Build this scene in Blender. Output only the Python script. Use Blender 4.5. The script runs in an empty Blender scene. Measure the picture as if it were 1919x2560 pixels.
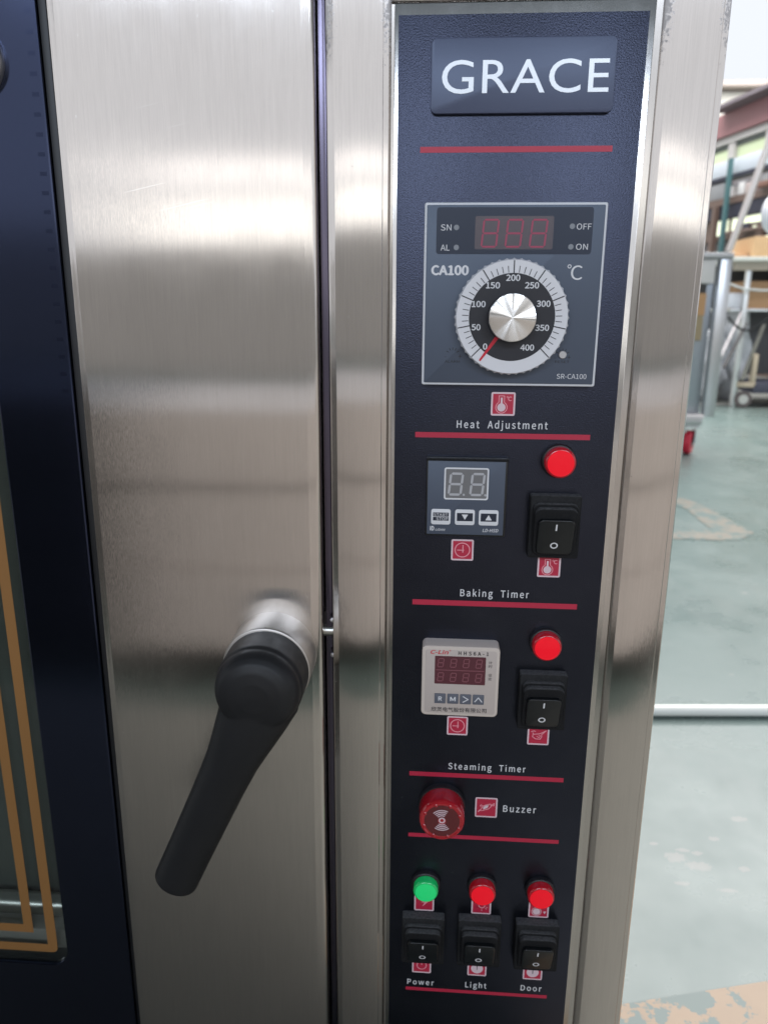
import bpy, bmesh, math, random
from mathutils import Vector, Matrix
R = math.radians
random.seed(7)
S = bpy.context.scene
COL = S.collection

# ------------------------------------------------------------------ camera
cam_d = bpy.data.cameras.new("camera")
cam = bpy.data.objects.new("camera", cam_d)
COL.objects.link(cam)
S.camera = cam
cam.location = (-0.03974, -0.43956, -0.00568)
cam.rotation_euler = (1.307336, -0.006429, 0.068261)
cam_d.sensor_fit = 'HORIZONTAL'
cam_d.sensor_width = 36.0
cam_d.lens = 36.0 * 1904.5 / 1919.0
cam_d.clip_start = 0.01
cam_d.clip_end = 500
cam_d.dof.use_dof = True
cam_d.dof.focus_distance = 0.435
cam_d.dof.aperture_fstop = cam_d.lens / 2.6

# ------------------------------------------------------------------ light: soft daylight of an open sided hall
W = bpy.data.worlds.new("World")
S.world = W
W.use_nodes = True
bg = W.node_tree.nodes['Background']
bg.inputs['Color'].default_value = (0.90, 0.94, 1.01, 1)
bg.inputs['Strength'].default_value = 1.02

def area(name, loc, rot, sx, sy, power, col):
    d = bpy.data.lights.new(name, 'AREA')
    d.shape = 'RECTANGLE'; d.size = sx; d.size_y = sy
    d.energy = power; d.color = col
    o = bpy.data.objects.new(name, d)
    o.location = loc; o.rotation_euler = rot
    COL.objects.link(o)
    return o
# the two rows of bright windows in the far wall of the hall (behind the camera, mirrored in the steel)
area("window_light", (1.4, -8.9, 1.13), (R(90), 0, 0), 10.0, 0.42, 10.0*0.42*math.pi*1.27, (1.0, 0.97, 0.88))
area("window_light", (1.4, -8.9, 1.59), (R(90), 0, 0), 10.0, 0.26, 10.0*0.26*math.pi*1.12, (1.0, 0.97, 0.93))
# added fill lamps: one brightens the background, two light the panel front
area("rear_fill_light", (3.2, 5.6, 4.6), (0, 0, 0), 7.0, 7.0, 7*7*math.pi*7.2, (1.0, 1.0, 0.98))
area("front_fill_light", (-2.1, -6.2, 3.35), (R(66), 0, 0), 3.2, 1.3, 3.2*1.3*math.pi*13.5, (0.70, 0.82, 1.0))
area("front_fill_light", (2.5, -6.2, 3.35), (R(66), 0, 0), 3.2, 1.3, 3.2*1.3*math.pi*13.5, (0.70, 0.82, 1.0))

S.view_settings.view_transform = 'Standard'
S.view_settings.look = 'None'
S.view_settings.exposure = 0.0
S.view_settings.gamma = 1.0
S.render.engine = 'CYCLES'
S.cycles.max_bounces = 8

# ------------------------------------------------------------------ material helpers
MATS = {}
def mat(name, col, rough=0.5, metal=0.0, ior=1.5, tint=None, emit=None, es=0.0, trans=0.0, coat=0.0, alpha=1.0):
    if name in MATS: return MATS[name]
    m = bpy.data.materials.new(name); m.use_nodes = True
    b = m.node_tree.nodes['Principled BSDF']
    b.inputs['Base Color'].default_value = (*col, 1)
    b.inputs['Roughness'].default_value = rough
    b.inputs['Metallic'].default_value = metal
    b.inputs['IOR'].default_value = ior
    if tint: b.inputs['Specular Tint'].default_value = (*tint, 1)
    if emit:
        b.inputs['Emission Color'].default_value = (*emit, 1)
        b.inputs['Emission Strength'].default_value = es
    b.inputs['Transmission Weight'].default_value = trans
    b.inputs['Coat Weight'].default_value = coat
    b.inputs['Coat Roughness'].default_value = 0.08
    b.inputs['Alpha'].default_value = alpha
    MATS[name] = m
    return m
def nd(m, t, **kw):
    n = m.node_tree.nodes.new(t)
    for k, v in kw.items():
        if k in n.inputs: n.inputs[k].default_value = v
        else: setattr(n, k, v)
    return n
def lk(m, a, b): m.node_tree.links.new(a, b)
def bsdf(m): return m.node_tree.nodes['Principled BSDF']
def coords(m, scale, obj=False):
    if obj:
        t = nd(m, 'ShaderNodeTexCoord'); out = t.outputs['Object']
    else:
        g = nd(m, 'ShaderNodeNewGeometry'); out = g.outputs['Position']
    mp = nd(m, 'ShaderNodeMapping'); mp.inputs['Scale'].default_value = scale
    lk(m, out, mp.inputs['Vector'])
    return mp.outputs['Vector']
def noise(m, vec, scale, detail=3, rough=0.5):
    n = nd(m, 'ShaderNodeTexNoise'); n.inputs['Scale'].default_value = scale
    n.inputs['Detail'].default_value = detail; n.inputs['Roughness'].default_value = rough
    lk(m, vec, n.inputs['Vector']); return n.outputs['Fac']
def ramp(m, fac, stops):
    r = nd(m, 'ShaderNodeValToRGB'); e = r.color_ramp.elements
    while len(e) < len(stops): e.new(0.5)
    for i, (p, c) in enumerate(stops):
        e[i].position = p; e[i].color = (*c, 1) if len(c) == 3 else c
    lk(m, fac, r.inputs['Fac']); return r.outputs['Color']
def mrange(m, fac, a, b, c, d):
    r = nd(m, 'ShaderNodeMapRange')
    for i, v in enumerate((a, b, c, d)): r.inputs[i + 1].default_value = v
    lk(m, fac, r.inputs[0]); return r.outputs[0]
def mathn(m, op, a, b):
    n = nd(m, 'ShaderNodeMath', operation=op)
    for i, v in enumerate((a, b)):
        if isinstance(v, (int, float)): n.inputs[i].default_value = v
        else: lk(m, v, n.inputs[i])
    return n.outputs[0]
def mixc(m, fac, a, b):
    n = nd(m, 'ShaderNodeMix', data_type='RGBA')
    if isinstance(fac, float): n.inputs[0].default_value = fac
    else: lk(m, fac, n.inputs[0])
    for i, v in ((6, a), (7, b)):
        if isinstance(v, tuple): n.inputs[i].default_value = (*v, 1)
        else: lk(m, v, n.inputs[i])
    return n.outputs[2]
def bump(m, h, strength, dist=0.001):
    n = nd(m, 'ShaderNodeBump'); n.inputs['Strength'].default_value = strength
    n.inputs['Distance'].default_value = dist
    lk(m, h, n.inputs['Height']); lk(m, n.outputs['Normal'], bsdf(m).inputs['Normal'])

def steel(name, col=(0.64, 0.595, 0.56), rough=0.155, aniso=1.0, wave=False, burnt=False):
    m = mat(name, col, rough, 1.0)
    b = bsdf(m)
    # vertical brush lines
    v = coords(m, (1.0, 1.0, 0.018))
    f = noise(m, v, 2600, 2, 0.6)
    v2 = coords(m, (1.0, 1.0, 0.05))
    f2 = noise(m, v2, 420, 3, 0.6)
    v3 = coords(m, (1, 1, 1))
    f3 = noise(m, v3, 16, 4, 0.6)          # faint smudges
    k = mathn(m, 'ADD', mathn(m, 'MULTIPLY', mrange(m, f, 0.3, 0.7, -1, 1), 0.035),
              mathn(m, 'ADD', mathn(m, 'MULTIPLY', mrange(m, f2, 0.3, 0.7, -1, 1), 0.02),
                    mathn(m, 'MULTIPLY', mrange(m, f3, 0.3, 0.7, -1, 1), 0.02)))
    hs = nd(m, 'ShaderNodeHueSaturation'); hs.inputs['Color'].default_value = (*col, 1)
    lk(m, mathn(m, 'ADD', k, 1.0), hs.inputs['Value'])
    colour = hs.outputs['Color']
    # scratches and dots of dirt
    sp = noise(m, coords(m, (1, 1, 1)), 230, 2, 0.5)
    spm = mrange(m, sp, 0.755, 0.79, 0, 0.4)
    colour = mixc(m, spm, colour, (0.80, 0.79, 0.77))
    if not burnt:   # handling marks: duller patches and a few fine scratches
        sm1 = noise(m, coords(m, (1, 1, 0.8)), 26, 5, 0.7)
        lk(m, mrange(m, sm1, 0.45, 0.72, rough, rough+0.05), b.inputs['Roughness'])
        vr = nd(m, 'ShaderNodeVectorRotate', rotation_type='Y_AXIS'); vr.inputs['Angle'].default_value = 0.22
        lk(m, coords(m, (1, 1, 1)), vr.inputs['Vector'])
        ms = nd(m, 'ShaderNodeMapping'); ms.inputs['Scale'].default_value = (9, 1, 700); lk(m, vr.outputs[0], ms.inputs['Vector'])
        s1 = noise(m, ms.outputs['Vector'], 1.0, 2, 0.5); s2 = noise(m, coords(m, (1, 1, 1)), 14, 2, 0.5)
        colour = mixc(m, mathn(m, 'MULTIPLY', mrange(m, s1, 0.70, 0.735, 0, 0.4), mrange(m, s2, 0.5, 0.6, 0, 1)), colour, (0.86, 0.85, 0.83))
    if burnt:   # grinding and weld marks round the top corners of the posts
        g = nd(m, 'ShaderNodeNewGeometry'); sx = nd(m, 'ShaderNodeSeparateXYZ')
        lk(m, g.outputs['Position'], sx.inputs[0])
        up = mrange(m, sx.outputs['Z'], 0.108, 0.138, 0, 1)
        # distance from the nearest post edge
        def near(x):
            return mrange(m, mathn(m, 'ABSOLUTE', mathn(m, 'SUBTRACT', sx.outputs['X'], x), 0), 0.0, 0.007, 1, 0)
        e = mathn(m, 'MAXIMUM', mathn(m, 'MAXIMUM', near(-0.0672), near(-0.101)), mathn(m, 'MAXIMUM', near(0.0692), near(0.1022)))
        nn = noise(m, coords(m, (1, 1, 1)), 520, 4, 0.7)
        mk = mrange(m, mathn(m, 'ADD', mathn(m, 'MULTIPLY', mathn(m, 'MULTIPLY', up, e), 0.42), nn), 0.66, 0.8, 0, 0.75)
        colour = mixc(m, mk, colour, (0.22, 0.2, 0.19))
        lk(m, mrange(m, mk, 0, 1, rough, 0.6), b.inputs['Roughness'])
    lk(m, colour, b.inputs['Base Color'])
    b.inputs['Anisotropic'].default_value = aniso
    t = nd(m, 'ShaderNodeCombineXYZ'); t.inputs[0].default_value = 1.0
    lk(m, t.outputs[0], b.inputs['Tangent'])
    # each brush line leans a little to one side: reflections smear sideways, not up and down
    gn = nd(m, 'ShaderNodeNewGeometry')
    fl = noise(m, coords(m, (1.0, 1.0, 0.05)), 7500, 1, 0.5)
    tx = nd(m, 'ShaderNodeCombineXYZ'); lk(m, mathn(m, 'MULTIPLY', mathn(m, 'SUBTRACT', fl, 0.5), 0.24), tx.inputs[0])
    ad = nd(m, 'ShaderNodeVectorMath', operation='ADD'); lk(m, gn.outputs['Normal'], ad.inputs[0]); lk(m, tx.outputs[0], ad.inputs[1])
    nm = nd(m, 'ShaderNodeVectorMath', operation='NORMALIZE'); lk(m, ad.outputs[0], nm.inputs[0])
    lk(m, nm.outputs[0], b.inputs['Normal'])
    if wave:    # the sheet is not quite flat
        w = noise(m, coords(m, (1.6, 1, 3.2)), 1.7, 1, 0.4)
        bp = nd(m, 'ShaderNodeBump'); bp.inputs['Strength'].default_value = 0.3; bp.inputs['Distance'].default_value = 0.004
        lk(m, w, bp.inputs['Height']); lk(m, bp.outputs['Normal'], ad.inputs[0])
    return m

M_door = steel('brushed_steel_door', wave=True)
M_post = steel('brushed_steel_post', burnt=True)
M_edge = steel('brushed_steel_edge', (0.60, 0.57, 0.54), 0.22, 0.9)
M_collar = mat('turned_steel', (0.56, 0.525, 0.49), 0.42, 1.0)
M_bodyst = mat('oven_body_steel', (0.35, 0.34, 0.33), 0.45, 1.0)
M_inner = mat('oven_inner_steel', (0.55, 0.54, 0.50), 0.3, 1.0)

# satin black film with a fine grain: dark body under a bluish satin sheen
def film():
    m = bpy.data.materials.new('black_panel_film'); m.use_nodes = True
    nt = m.node_tree; nt.nodes.clear()
    o = nt.nodes.new('ShaderNodeOutputMaterial')
    df = nt.nodes.new('ShaderNodeBsdfDiffuse'); gl_ = nt.nodes.new('ShaderNodeBsdfAnisotropic')
    gl_.distribution = 'BECKMANN'; gl_.inputs['Roughness'].default_value = 0.32
    gl_.inputs['Color'].default_value = (0.63, 0.68, 0.97, 1)
    fr = nt.nodes.new('ShaderNodeFresnel'); fr.inputs[0].default_value = 1.6
    mx = nt.nodes.new('ShaderNodeMixShader')
    lk(m, fr.outputs[0], mx.inputs[0]); lk(m, df.outputs[0], mx.inputs[1]); lk(m, gl_.outputs[0], mx.inputs[2]); lk(m, mx.outputs[0], o.inputs[0])
    v = coords(m, (1, 1, 1)); f = noise(m, v, 1150, 2, 0.7)
    d = noise(m, v, 210, 3, 0.6); big = noise(m, v, 22, 3, 0.6)
    dust = mathn(m, 'MULTIPLY', mrange(m, d, 0.68, 0.8, 0, 1), 0.09)
    sm = mathn(m, 'MULTIPLY', mrange(m, big, 0.45, 0.75, 0, 1), 0.014)
    c = mixc(m, mathn(m, 'ADD', dust, sm), (0.003, 0.0034, 0.0038), (0.34, 0.34, 0.35))
    lk(m, c, df.inputs['Color'])
    n = nd(m, 'ShaderNodeBump'); n.inputs['Strength'].default_value = 0.55; n.inputs['Distance'].default_value = 0.00025
    lk(m, f, n.inputs['Height']); lk(m, n.outputs['Normal'], gl_.inputs['Normal']); lk(m, n.outputs['Normal'], df.inputs['Normal'])
    return m
M_film = film()
M_face = mat('controller_face', (0.06, 0.07, 0.095), 0.42, 0, 1.6, (0.75, 0.85, 1.0))
M_face_dark = mat('controller_display_band', (0.016, 0.018, 0.028), 0.3, 0, 1.6, (0.7, 0.8, 1.0))
M_glassblack = mat('black_enamel_glass', (0.001, 0.0012, 0.0015), 0.14, 0, 1.85, (0.46, 0.56, 1.0))
M_mark = mat('enamel_edge_print', (0.001, 0.001, 0.0015), 0.2, 0, 1.66, (0.44, 0.54, 1.0))
M_seal = mat('black_silicone_seal', (0.007, 0.007, 0.008), 0.45)
M_gap = mat('dark_gap_rubber', (0.004, 0.0035, 0.005), 0.22, 0, 2.1, (0.85, 0.75, 1.0))
M_gold = mat('gold_print', (0.25, 0.118, 0.035), 0.45)
M_white = mat('white_print', (0.66, 0.65, 0.66), 0.5)
M_whitehi = mat('light_grey_plastic', (0.60, 0.60, 0.62), 0.4)
M_red = mat('red_print', (0.44, 0.012, 0.045), 0.42, 0, 1.55)
M_pink = mat('pink_white_print', (0.66, 0.50, 0.53), 0.5)
M_pinkline = mat('pink_line_print', (0.75, 0.30, 0.34), 0.5)
M_silver = mat('silver_letter', (0.62, 0.64, 0.67), 0.35, 0.6)
M_plate = mat('blue_grey_plate', (0.045, 0.05, 0.09), 0.42, 0, 1.8, (0.7, 0.8, 1.0))
M_seg_off = mat('unlit_red_segment', (0.34, 0.04, 0.09), 0.4)
M_led_win = mat('smoked_red_window', (0.075, 0.06, 0.075), 0.25, 0, 1.6)
M_seg_grey = mat('unlit_grey_segment', (0.42, 0.41, 0.42), 0.5)
M_led_grey = mat('grey_display_window', (0.16, 0.155, 0.155), 0.4)
M_dot = mat('grey_indicator_dot', (0.22, 0.23, 0.25), 0.4)
M_dialw = mat('pale_dial_scale', (0.68, 0.665, 0.68), 0.35)
M_dialb = mat('dial_black', (0.012, 0.012, 0.018), 0.4)
M_clear = mat('clear_acrylic', (0.82, 0.82, 0.86), 0.12, 0, 1.45, trans=0.4, coat=0.5)
M_point = mat('red_pointer', (0.55, 0.01, 0.03), 0.35)
M_black = mat('black_ink', (0.01, 0.01, 0.012), 0.5)
M_boot = mat('dusty_rubber', (0.012, 0.012, 0.0125), 0.72, 0, 1.25)
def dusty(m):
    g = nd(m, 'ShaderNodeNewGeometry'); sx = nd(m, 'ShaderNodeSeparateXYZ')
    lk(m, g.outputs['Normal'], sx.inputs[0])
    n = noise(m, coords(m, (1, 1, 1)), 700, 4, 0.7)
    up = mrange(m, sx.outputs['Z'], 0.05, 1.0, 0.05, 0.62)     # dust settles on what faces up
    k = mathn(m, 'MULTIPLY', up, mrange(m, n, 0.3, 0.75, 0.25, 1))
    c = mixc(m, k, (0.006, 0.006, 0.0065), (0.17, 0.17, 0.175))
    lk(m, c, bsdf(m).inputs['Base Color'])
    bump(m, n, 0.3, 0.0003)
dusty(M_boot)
M_rocker = mat('gloss_black_rocker', (0.006, 0.007, 0.008), 0.28)
M_grip = mat('matt_black_grip', (0.008, 0.008, 0.009), 0.45, 0, 1.42)
def gripn(m):
    f = noise(m, coords(m, (1, 1, 1)), 1500, 2, 0.6)
    s = noise(m, coords(m, (1, 1, 1)), 60, 4, 0.65)
    lk(m, mrange(m, s, 0.3, 0.7, 0.40, 0.56), bsdf(m).inputs['Roughness'])
    bump(m, f, 0.25, 0.0002)
gripn(M_grip)
M_bezel = mat('lamp_bezel', (0.012, 0.010, 0.011), 0.4)
M_lens = mat('red_lens', (0.80, 0.006, 0.018), 0.3, 0, 1.3, emit=(1.0, 0.006, 0.022), es=0.24, coat=0.2)
M_lensside = mat('red_lens_side', (0.34, 0.006, 0.014), 0.2, 0, 1.5, emit=(1, 0.01, 0.02), es=0.06, coat=0.6)
M_lensg = mat('green_lens', (0.01, 0.55, 0.14), 0.22, 0, 1.5, emit=(0.01, 1.0, 0.28), es=0.22, coat=0.6)
M_buzz = mat('red_translucent_plastic', (0.36, 0.006, 0.014), 0.16, 0, 1.5, emit=(1, 0.01, 0.02), es=0.02, coat=0.8)
M_buzzdeep = mat('deep_red_plastic', (0.10, 0.002, 0.006), 0.14, 0, 1.5, coat=0.8)
M_cream = mat('cream_plastic', (0.56, 0.48, 0.42), 0.42)
M_creamface = mat('cream_label', (0.46, 0.39, 0.35), 0.5)
M_t2win = mat('dark_red_window', (0.10, 0.028, 0.036), 0.22)
M_t2seg = mat('faint_red_segment', (0.22, 0.07, 0.085), 0.4)
M_key = mat('slate_key', (0.10, 0.105, 0.13), 0.45)
M_logo = mat('logo_red', (0.55, 0.03, 0.05), 0.45)
M_reset = mat('screw_metal', (0.55, 0.55, 0.57), 0.3, 1.0)

# knob cap: turned metal, grooves run round it, so highlights fan out from the centre
M_knob = mat('turned_aluminium', (0.80, 0.78, 0.75), 0.22, 1.0)
def knobm(m, c):
    g = nd(m, 'ShaderNodeNewGeometry')
    s = nd(m, 'ShaderNodeVectorMath', operation='SUBTRACT'); s.inputs[1].default_value = c
    lk(m, g.outputs['Position'], s.inputs[0])
    q = nd(m, 'ShaderNodeVectorMath', operation='MULTIPLY'); q.inputs[1].default_value = (1, 0, 1)
    lk(m, s.outputs[0], q.inputs[0])
    lk(m, q.outputs[0], bsdf(m).inputs['Tangent'])
    bsdf(m).inputs['Anisotropic'].default_value = 1.0
    # light and dark wedges of the lathe cut
    sep = nd(m, 'ShaderNodeSeparateXYZ'); lk(m, s.outputs[0], sep.inputs[0])
    ang = mathn(m, 'ARCTAN2', sep.outputs['Z'], sep.outputs['X'])
    ln = nd(m, 'ShaderNodeVectorMath', operation='LENGTH'); lk(m, q.outputs[0], ln.inputs[0])
    cv = nd(m, 'ShaderNodeCombineXYZ'); lk(m, mathn(m, 'MULTIPLY', ln.outputs['Value'], 6000.0), cv.inputs[0])
    n = noise(m, cv.outputs[0], 1.0, 1)
    tg = nd(m, 'ShaderNodeCombineXYZ')                     # chatter of the lathe: the face is not a perfect plane
    lk(m, mathn(m, 'MULTIPLY', sep.outputs['Z'], -1.0), tg.inputs[0]); lk(m, sep.outputs['X'], tg.inputs[2])
    tn = nd(m, 'ShaderNodeVectorMath', operation='NORMALIZE'); lk(m, tg.outputs[0], tn.inputs[0])
    wv = mathn(m, 'ADD', mathn(m, 'MULTIPLY', mathn(m, 'SINE', mathn(m, 'ADD', mathn(m, 'MULTIPLY', ang, 4.0), 0.6), 0), 0.16),
               mathn(m, 'MULTIPLY', mathn(m, 'SINE', mathn(m, 'MULTIPLY', ang, 7.0), 0), 0.07))
    sc_ = nd(m, 'ShaderNodeVectorMath', operation='SCALE'); lk(m, tn.outputs[0], sc_.inputs[0]); lk(m, wv, sc_.inputs['Scale'])
    an = nd(m, 'ShaderNodeVectorMath', operation='ADD'); lk(m, g.outputs['Normal'], an.inputs[0]); lk(m, sc_.outputs[0], an.inputs[1])
    nn_ = nd(m, 'ShaderNodeVectorMath', operation='NORMALIZE'); lk(m, an.outputs[0], nn_.inputs[0]); lk(m, nn_.outputs[0], bsdf(m).inputs['Normal'])
    lk(m, mixc(m, n, (0.66, 0.63, 0.60), (0.86, 0.84, 0.81)), bsdf(m).inputs['Base Color'])
knobm(M_knob, (-0.0004, 0, -0.0109))

# clear window of the door: smoked pane
def smoked():
    m = bpy.data.materials.new('smoked_pane'); m.use_nodes = True
    nt = m.node_tree; nt.nodes.clear()
    o = nt.nodes.new('ShaderNodeOutputMaterial')
    a = nt.nodes.new('ShaderNodeBsdfTransparent'); a.inputs[0].default_value = (0.86, 0.88, 0.86, 1)
    g = nt.nodes.new('ShaderNodeBsdfGlossy'); g.inputs['Roughness'].default_value = 0.03
    g.inputs['Color'].default_value = (0.8, 0.85, 0.9, 1)
    lw = nt.nodes.new('ShaderNodeLayerWeight'); pw = nt.nodes.new('ShaderNodeMath'); pw.operation = 'POWER'; pw.inputs[1].default_value = 3.0
    nt.links.new(lw.outputs['Facing'], pw.inputs[0]); f = nt.nodes.new('ShaderNodeMath'); f.operation = 'ADD'; f.inputs[1].default_value = 0.035
    nt.links.new(pw.outputs[0], f.inputs[0])
    x = nt.nodes.new('ShaderNodeMixShader')
    nt.links.new(f.outputs[0], x.inputs[0]); nt.links.new(a.outputs[0], x.inputs[1])
    nt.links.new(g.outputs[0], x.inputs[2]); nt.links.new(x.outputs[0], o.inputs[0])
    return m
M_smoked = smoked()

# ------------------------------------------------------------------ mesh helpers (millimetres, y = outwards is negative)
MM = 0.001
def rrect(x0, x1, z0, z1, r, n=4):
    r = max(min(r, (x1-x0)/2-1e-4, (z1-z0)/2-1e-4), 0)
    if r < 1e-3: return [(x0, z0), (x1, z0), (x1, z1), (x0, z1)]
    P = []
    for cx, cz, a0 in ((x1-r, z0+r, -90), (x1-r, z1-r, 0), (x0+r, z1-r, 90), (x0+r, z0+r, 180)):
        for i in range(n+1):
            a = R(a0 + 90*i/n); P.append((cx+r*math.cos(a), cz+r*math.sin(a)))
    return P
class MB:
    def __init__(self): self.bm = bmesh.new()
    def ring(self, pts, y): return [self.bm.verts.new((x, y, z)) for x, z in pts]
    def prism(self, pts, yf, yb):
        a = self.ring(pts, yf); b = self.ring(pts, yb); n = len(pts)
        self.bm.faces.new(a)
        self.bm.faces.new(b[::-1])
        for i in range(n): self.bm.faces.new((a[i], b[i], b[(i+1) % n], a[(i+1) % n]))
        return self
    def rprism(self, x0, x1, z0, z1, r, yf, yb, b=0.4, nb=2, n=4, shear=None):
        rings = []
        rings.append((rrect(x0, x1, z0, z1, r, n), yb))
        if b > 0:
            for i in range(nb+1):
                a = R(90*i/nb); ins = b*(1-math.cos(a)); yy = yf + b*(1-math.sin(a))
                rings.append((rrect(x0+ins, x1-ins, z0+ins, z1-ins, max(r-ins, 0.02) if r > 0.001 else 0, n), yy))
        else: rings.append((rrect(x0, x1, z0, z1, r, n), yf))
        vs = []
        for pts, y in rings:
            vs.append([self.bm.verts.new((x, (shear(y, z) if shear and y != yb else y), z)) for x, z in pts])
        for k in range(len(vs)-1):
            A, B = vs[k], vs[k+1]; m = len(A)
            for i in range(m):
                self.bm.faces.new((B[i], A[i], A[(i+1) % m], B[(i+1) % m]))
        self.bm.faces.new(vs[-1]); self.bm.faces.new(vs[0][::-1])
        return self
    def box(self, x0, x1, y0, y1, z0, z1, bev=0.0):
        return self.rprism(x0, x1, z0, z1, 0, y0, y1, bev)
    def lathe(self, prof, cx, cz, n=48, caps=True):
        # prof: list of (radius, y) ; revolves round the axis through (cx, cz) along y
        prev = None; first = None
        for r, y in prof:
            cur = [self.bm.verts.new((cx+r*math.cos(2*math.pi*i/n), y, cz+r*math.sin(2*math.pi*i/n))) for i in range(n)]
            if prev:
                for i in range(n): self.bm.faces.new((cur[i], prev[i], prev[(i+1) % n], cur[(i+1) % n]))
            else: first = cur
            prev = cur
        if caps:
            self.bm.faces.new(prev); self.bm.faces.new(first[::-1])
        return self
    def annulus(self, cx, cz, r0, r1, yf, yb, n=48, a0=0, a1=360):
        full = abs(a1-a0) >= 359.9; m = n if full else max(3, int(n*abs(a1-a0)/360))
        cnt = m if full else m+1
        def pt(r, i, y): a = R(a0+(a1-a0)*i/m); return self.bm.verts.new((cx+r*math.cos(a), y, cz+r*math.sin(a)))
        q = [[pt(r, i, y) for i in range(cnt)] for r, y in ((r0, yf), (r1, yf), (r1, yb), (r0, yb))]
        for k in range(4):
            A, B = q[k], q[(k+1) % 4]
            for i in range(m):
                j = (i+1) % cnt
                self.bm.faces.new((A[i], B[i], B[j], A[j]))
        if not full:
            self.bm.faces.new((q[0][0], q[3][0], q[2][0], q[1][0]))
            self.bm.faces.new((q[0][-1], q[1][-1], q[2][-1], q[3][-1]))
        return self
    def stroke(self, pts, w, yf, yb):
        # a thick polyline printed on the face
        for i in range(len(pts)-1):
            (x0, z0), (x1, z1) = pts[i], pts[i+1]
            dx, dz = x1-x0, z1-z0; l = math.hypot(dx, dz) or 1
            e = w*0.25
            ux, uz = dx/l*e, dz/l*e; nx, nz = -dz/l*w/2, dx/l*w/2
            yy = yf - 0.0015*(i % 3)
            self.prism([(x0-ux-nx, z0-uz-nz), (x1+ux-nx, z1+uz-nz), (x1+ux+nx, z1+uz+nz), (x0-ux+nx, z0-uz+nz)], yy, yb)
        return self
    def tube(self, pts, r, n=10):
        P = [Vector(p) for p in pts]; prev = None
        for i, p in enumerate(P):
            t = (P[min(i+1, len(P)-1)]-P[max(i-1, 0)]).normalized()
            u = t.cross(Vector((0, 0, 1)))
            if u.length < 0.05: u = t.cross(Vector((1, 0, 0)))
            u.normalize(); v = u.cross(t)
            rr = r[i] if isinstance(r, (list, tuple)) else r
            cur = [self.bm.verts.new(p+rr*(math.cos(2*math.pi*k/n)*u+math.sin(2*math.pi*k/n)*v)) for k in range(n)]
            if prev:
                for k in range(n): self.bm.faces.new((prev[k], prev[(k+1) % n], cur[(k+1) % n], cur[k]))
            else: self.bm.faces.new(cur[::-1])
            prev = cur
        self.bm.faces.new(prev)
        return self
    def obox(self, c, ax, ay, az):
        # oriented box: centre and three half vectors
        c, ax, ay, az = map(Vector, (c, ax, ay, az)); v = {}
        for i in (-1, 1):
            for j in (-1, 1):
                for k in (-1, 1): v[i, j, k] = self.bm.verts.new(c+i*ax+j*ay+k*az)
        for f in (((-1,-1,-1),(-1,-1,1),(-1,1,1),(-1,1,-1)), ((1,-1,-1),(1,1,-1),(1,1,1),(1,-1,1)), ((-1,-1,-1),(1,-1,-1),(1,-1,1),(-1,-1,1)),
                  ((-1,1,-1),(-1,1,1),(1,1,1),(1,1,-1)), ((-1,-1,-1),(-1,1,-1),(1,1,-1),(1,-1,-1)), ((-1,-1,1),(1,-1,1),(1,1,1),(-1,1,1))):
            self.bm.faces.new([v[q] for q in f])
        return self
    def build(self, name, m, parent=None, scale=MM, smooth=40, label=None):
        if scale != 1: bmesh.ops.scale(self.bm, vec=(scale,)*3, verts=self.bm.verts)
        bmesh.ops.recalc_face_normals(self.bm, faces=self.bm.faces)
        me = bpy.data.meshes.new(name); self.bm.to_mesh(me); self.bm.free()
        me.materials.append(m)
        if smooth:
            me.polygons.foreach_set('use_smooth', [True]*len(me.polygons))
            me.set_sharp_from_angle(angle=R(smooth))
        return link(name, me, parent, label)
def link(name, me, parent=None, label=None):
    o = bpy.data.objects.new(name, me); COL.objects.link(o)
    if parent: o.parent = parent
    if label: o['label'] = label
    return o
def thing(name, label, cat, loc=(0, 0, 0), rz=0.0, group=None):
    o = bpy.data.objects.new(name, None); COL.objects.link(o)
    o.location = loc; o.rotation_euler = (0, 0, rz); o.empty_display_size = 0.05
    o['label'] = label; o['category'] = cat
    if group: o['group'] = group
    return o
def tag(o, label, cat, group=None):
    o['label'] = label; o['category'] = cat
    if group: o['group'] = group
    return o
def structure(o, label=None):
    o['kind'] = 'structure'
    if label: o['label'] = label
    return o

# lettering: font outlines turned into a thin mesh and fitted to a box
_cap = {}
try:        # the plain sans serif that ships inside Blender
    FONT = bpy.data.fonts.load(bpy.utils.system_resource('DATAFILES') + '/fonts/Noto Sans CJK Regular.woff2')
except Exception:
    FONT = None
def glyphs(s, spacing=1.0, shear=0.0, res=5):
    c = bpy.data.curves.new('lettering', 'FONT'); c.body = s; c.size = 1.0
    c.space_character = spacing; c.shear = shear; c.resolution_u = res
    c.fill_mode = 'FRONT'
    if FONT and s != 'GRACE': c.font = FONT
    o = bpy.data.objects.new('lettering', c); COL.objects.link(o)
    dg = bpy.context.evaluated_depsgraph_get(); dg.update()
    me = bpy.data.meshes.new_from_object(o.evaluated_get(dg))
    bpy.data.objects.remove(o); bpy.data.curves.remove(c)
    return me
def capheight():
    if 'H' not in _cap:
        me = glyphs('H'); ys = [v.co.y for v in me.vertices]
        _cap['H'] = (min(ys), max(ys)); bpy.data.meshes.remove(me)
    return _cap['H']
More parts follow.
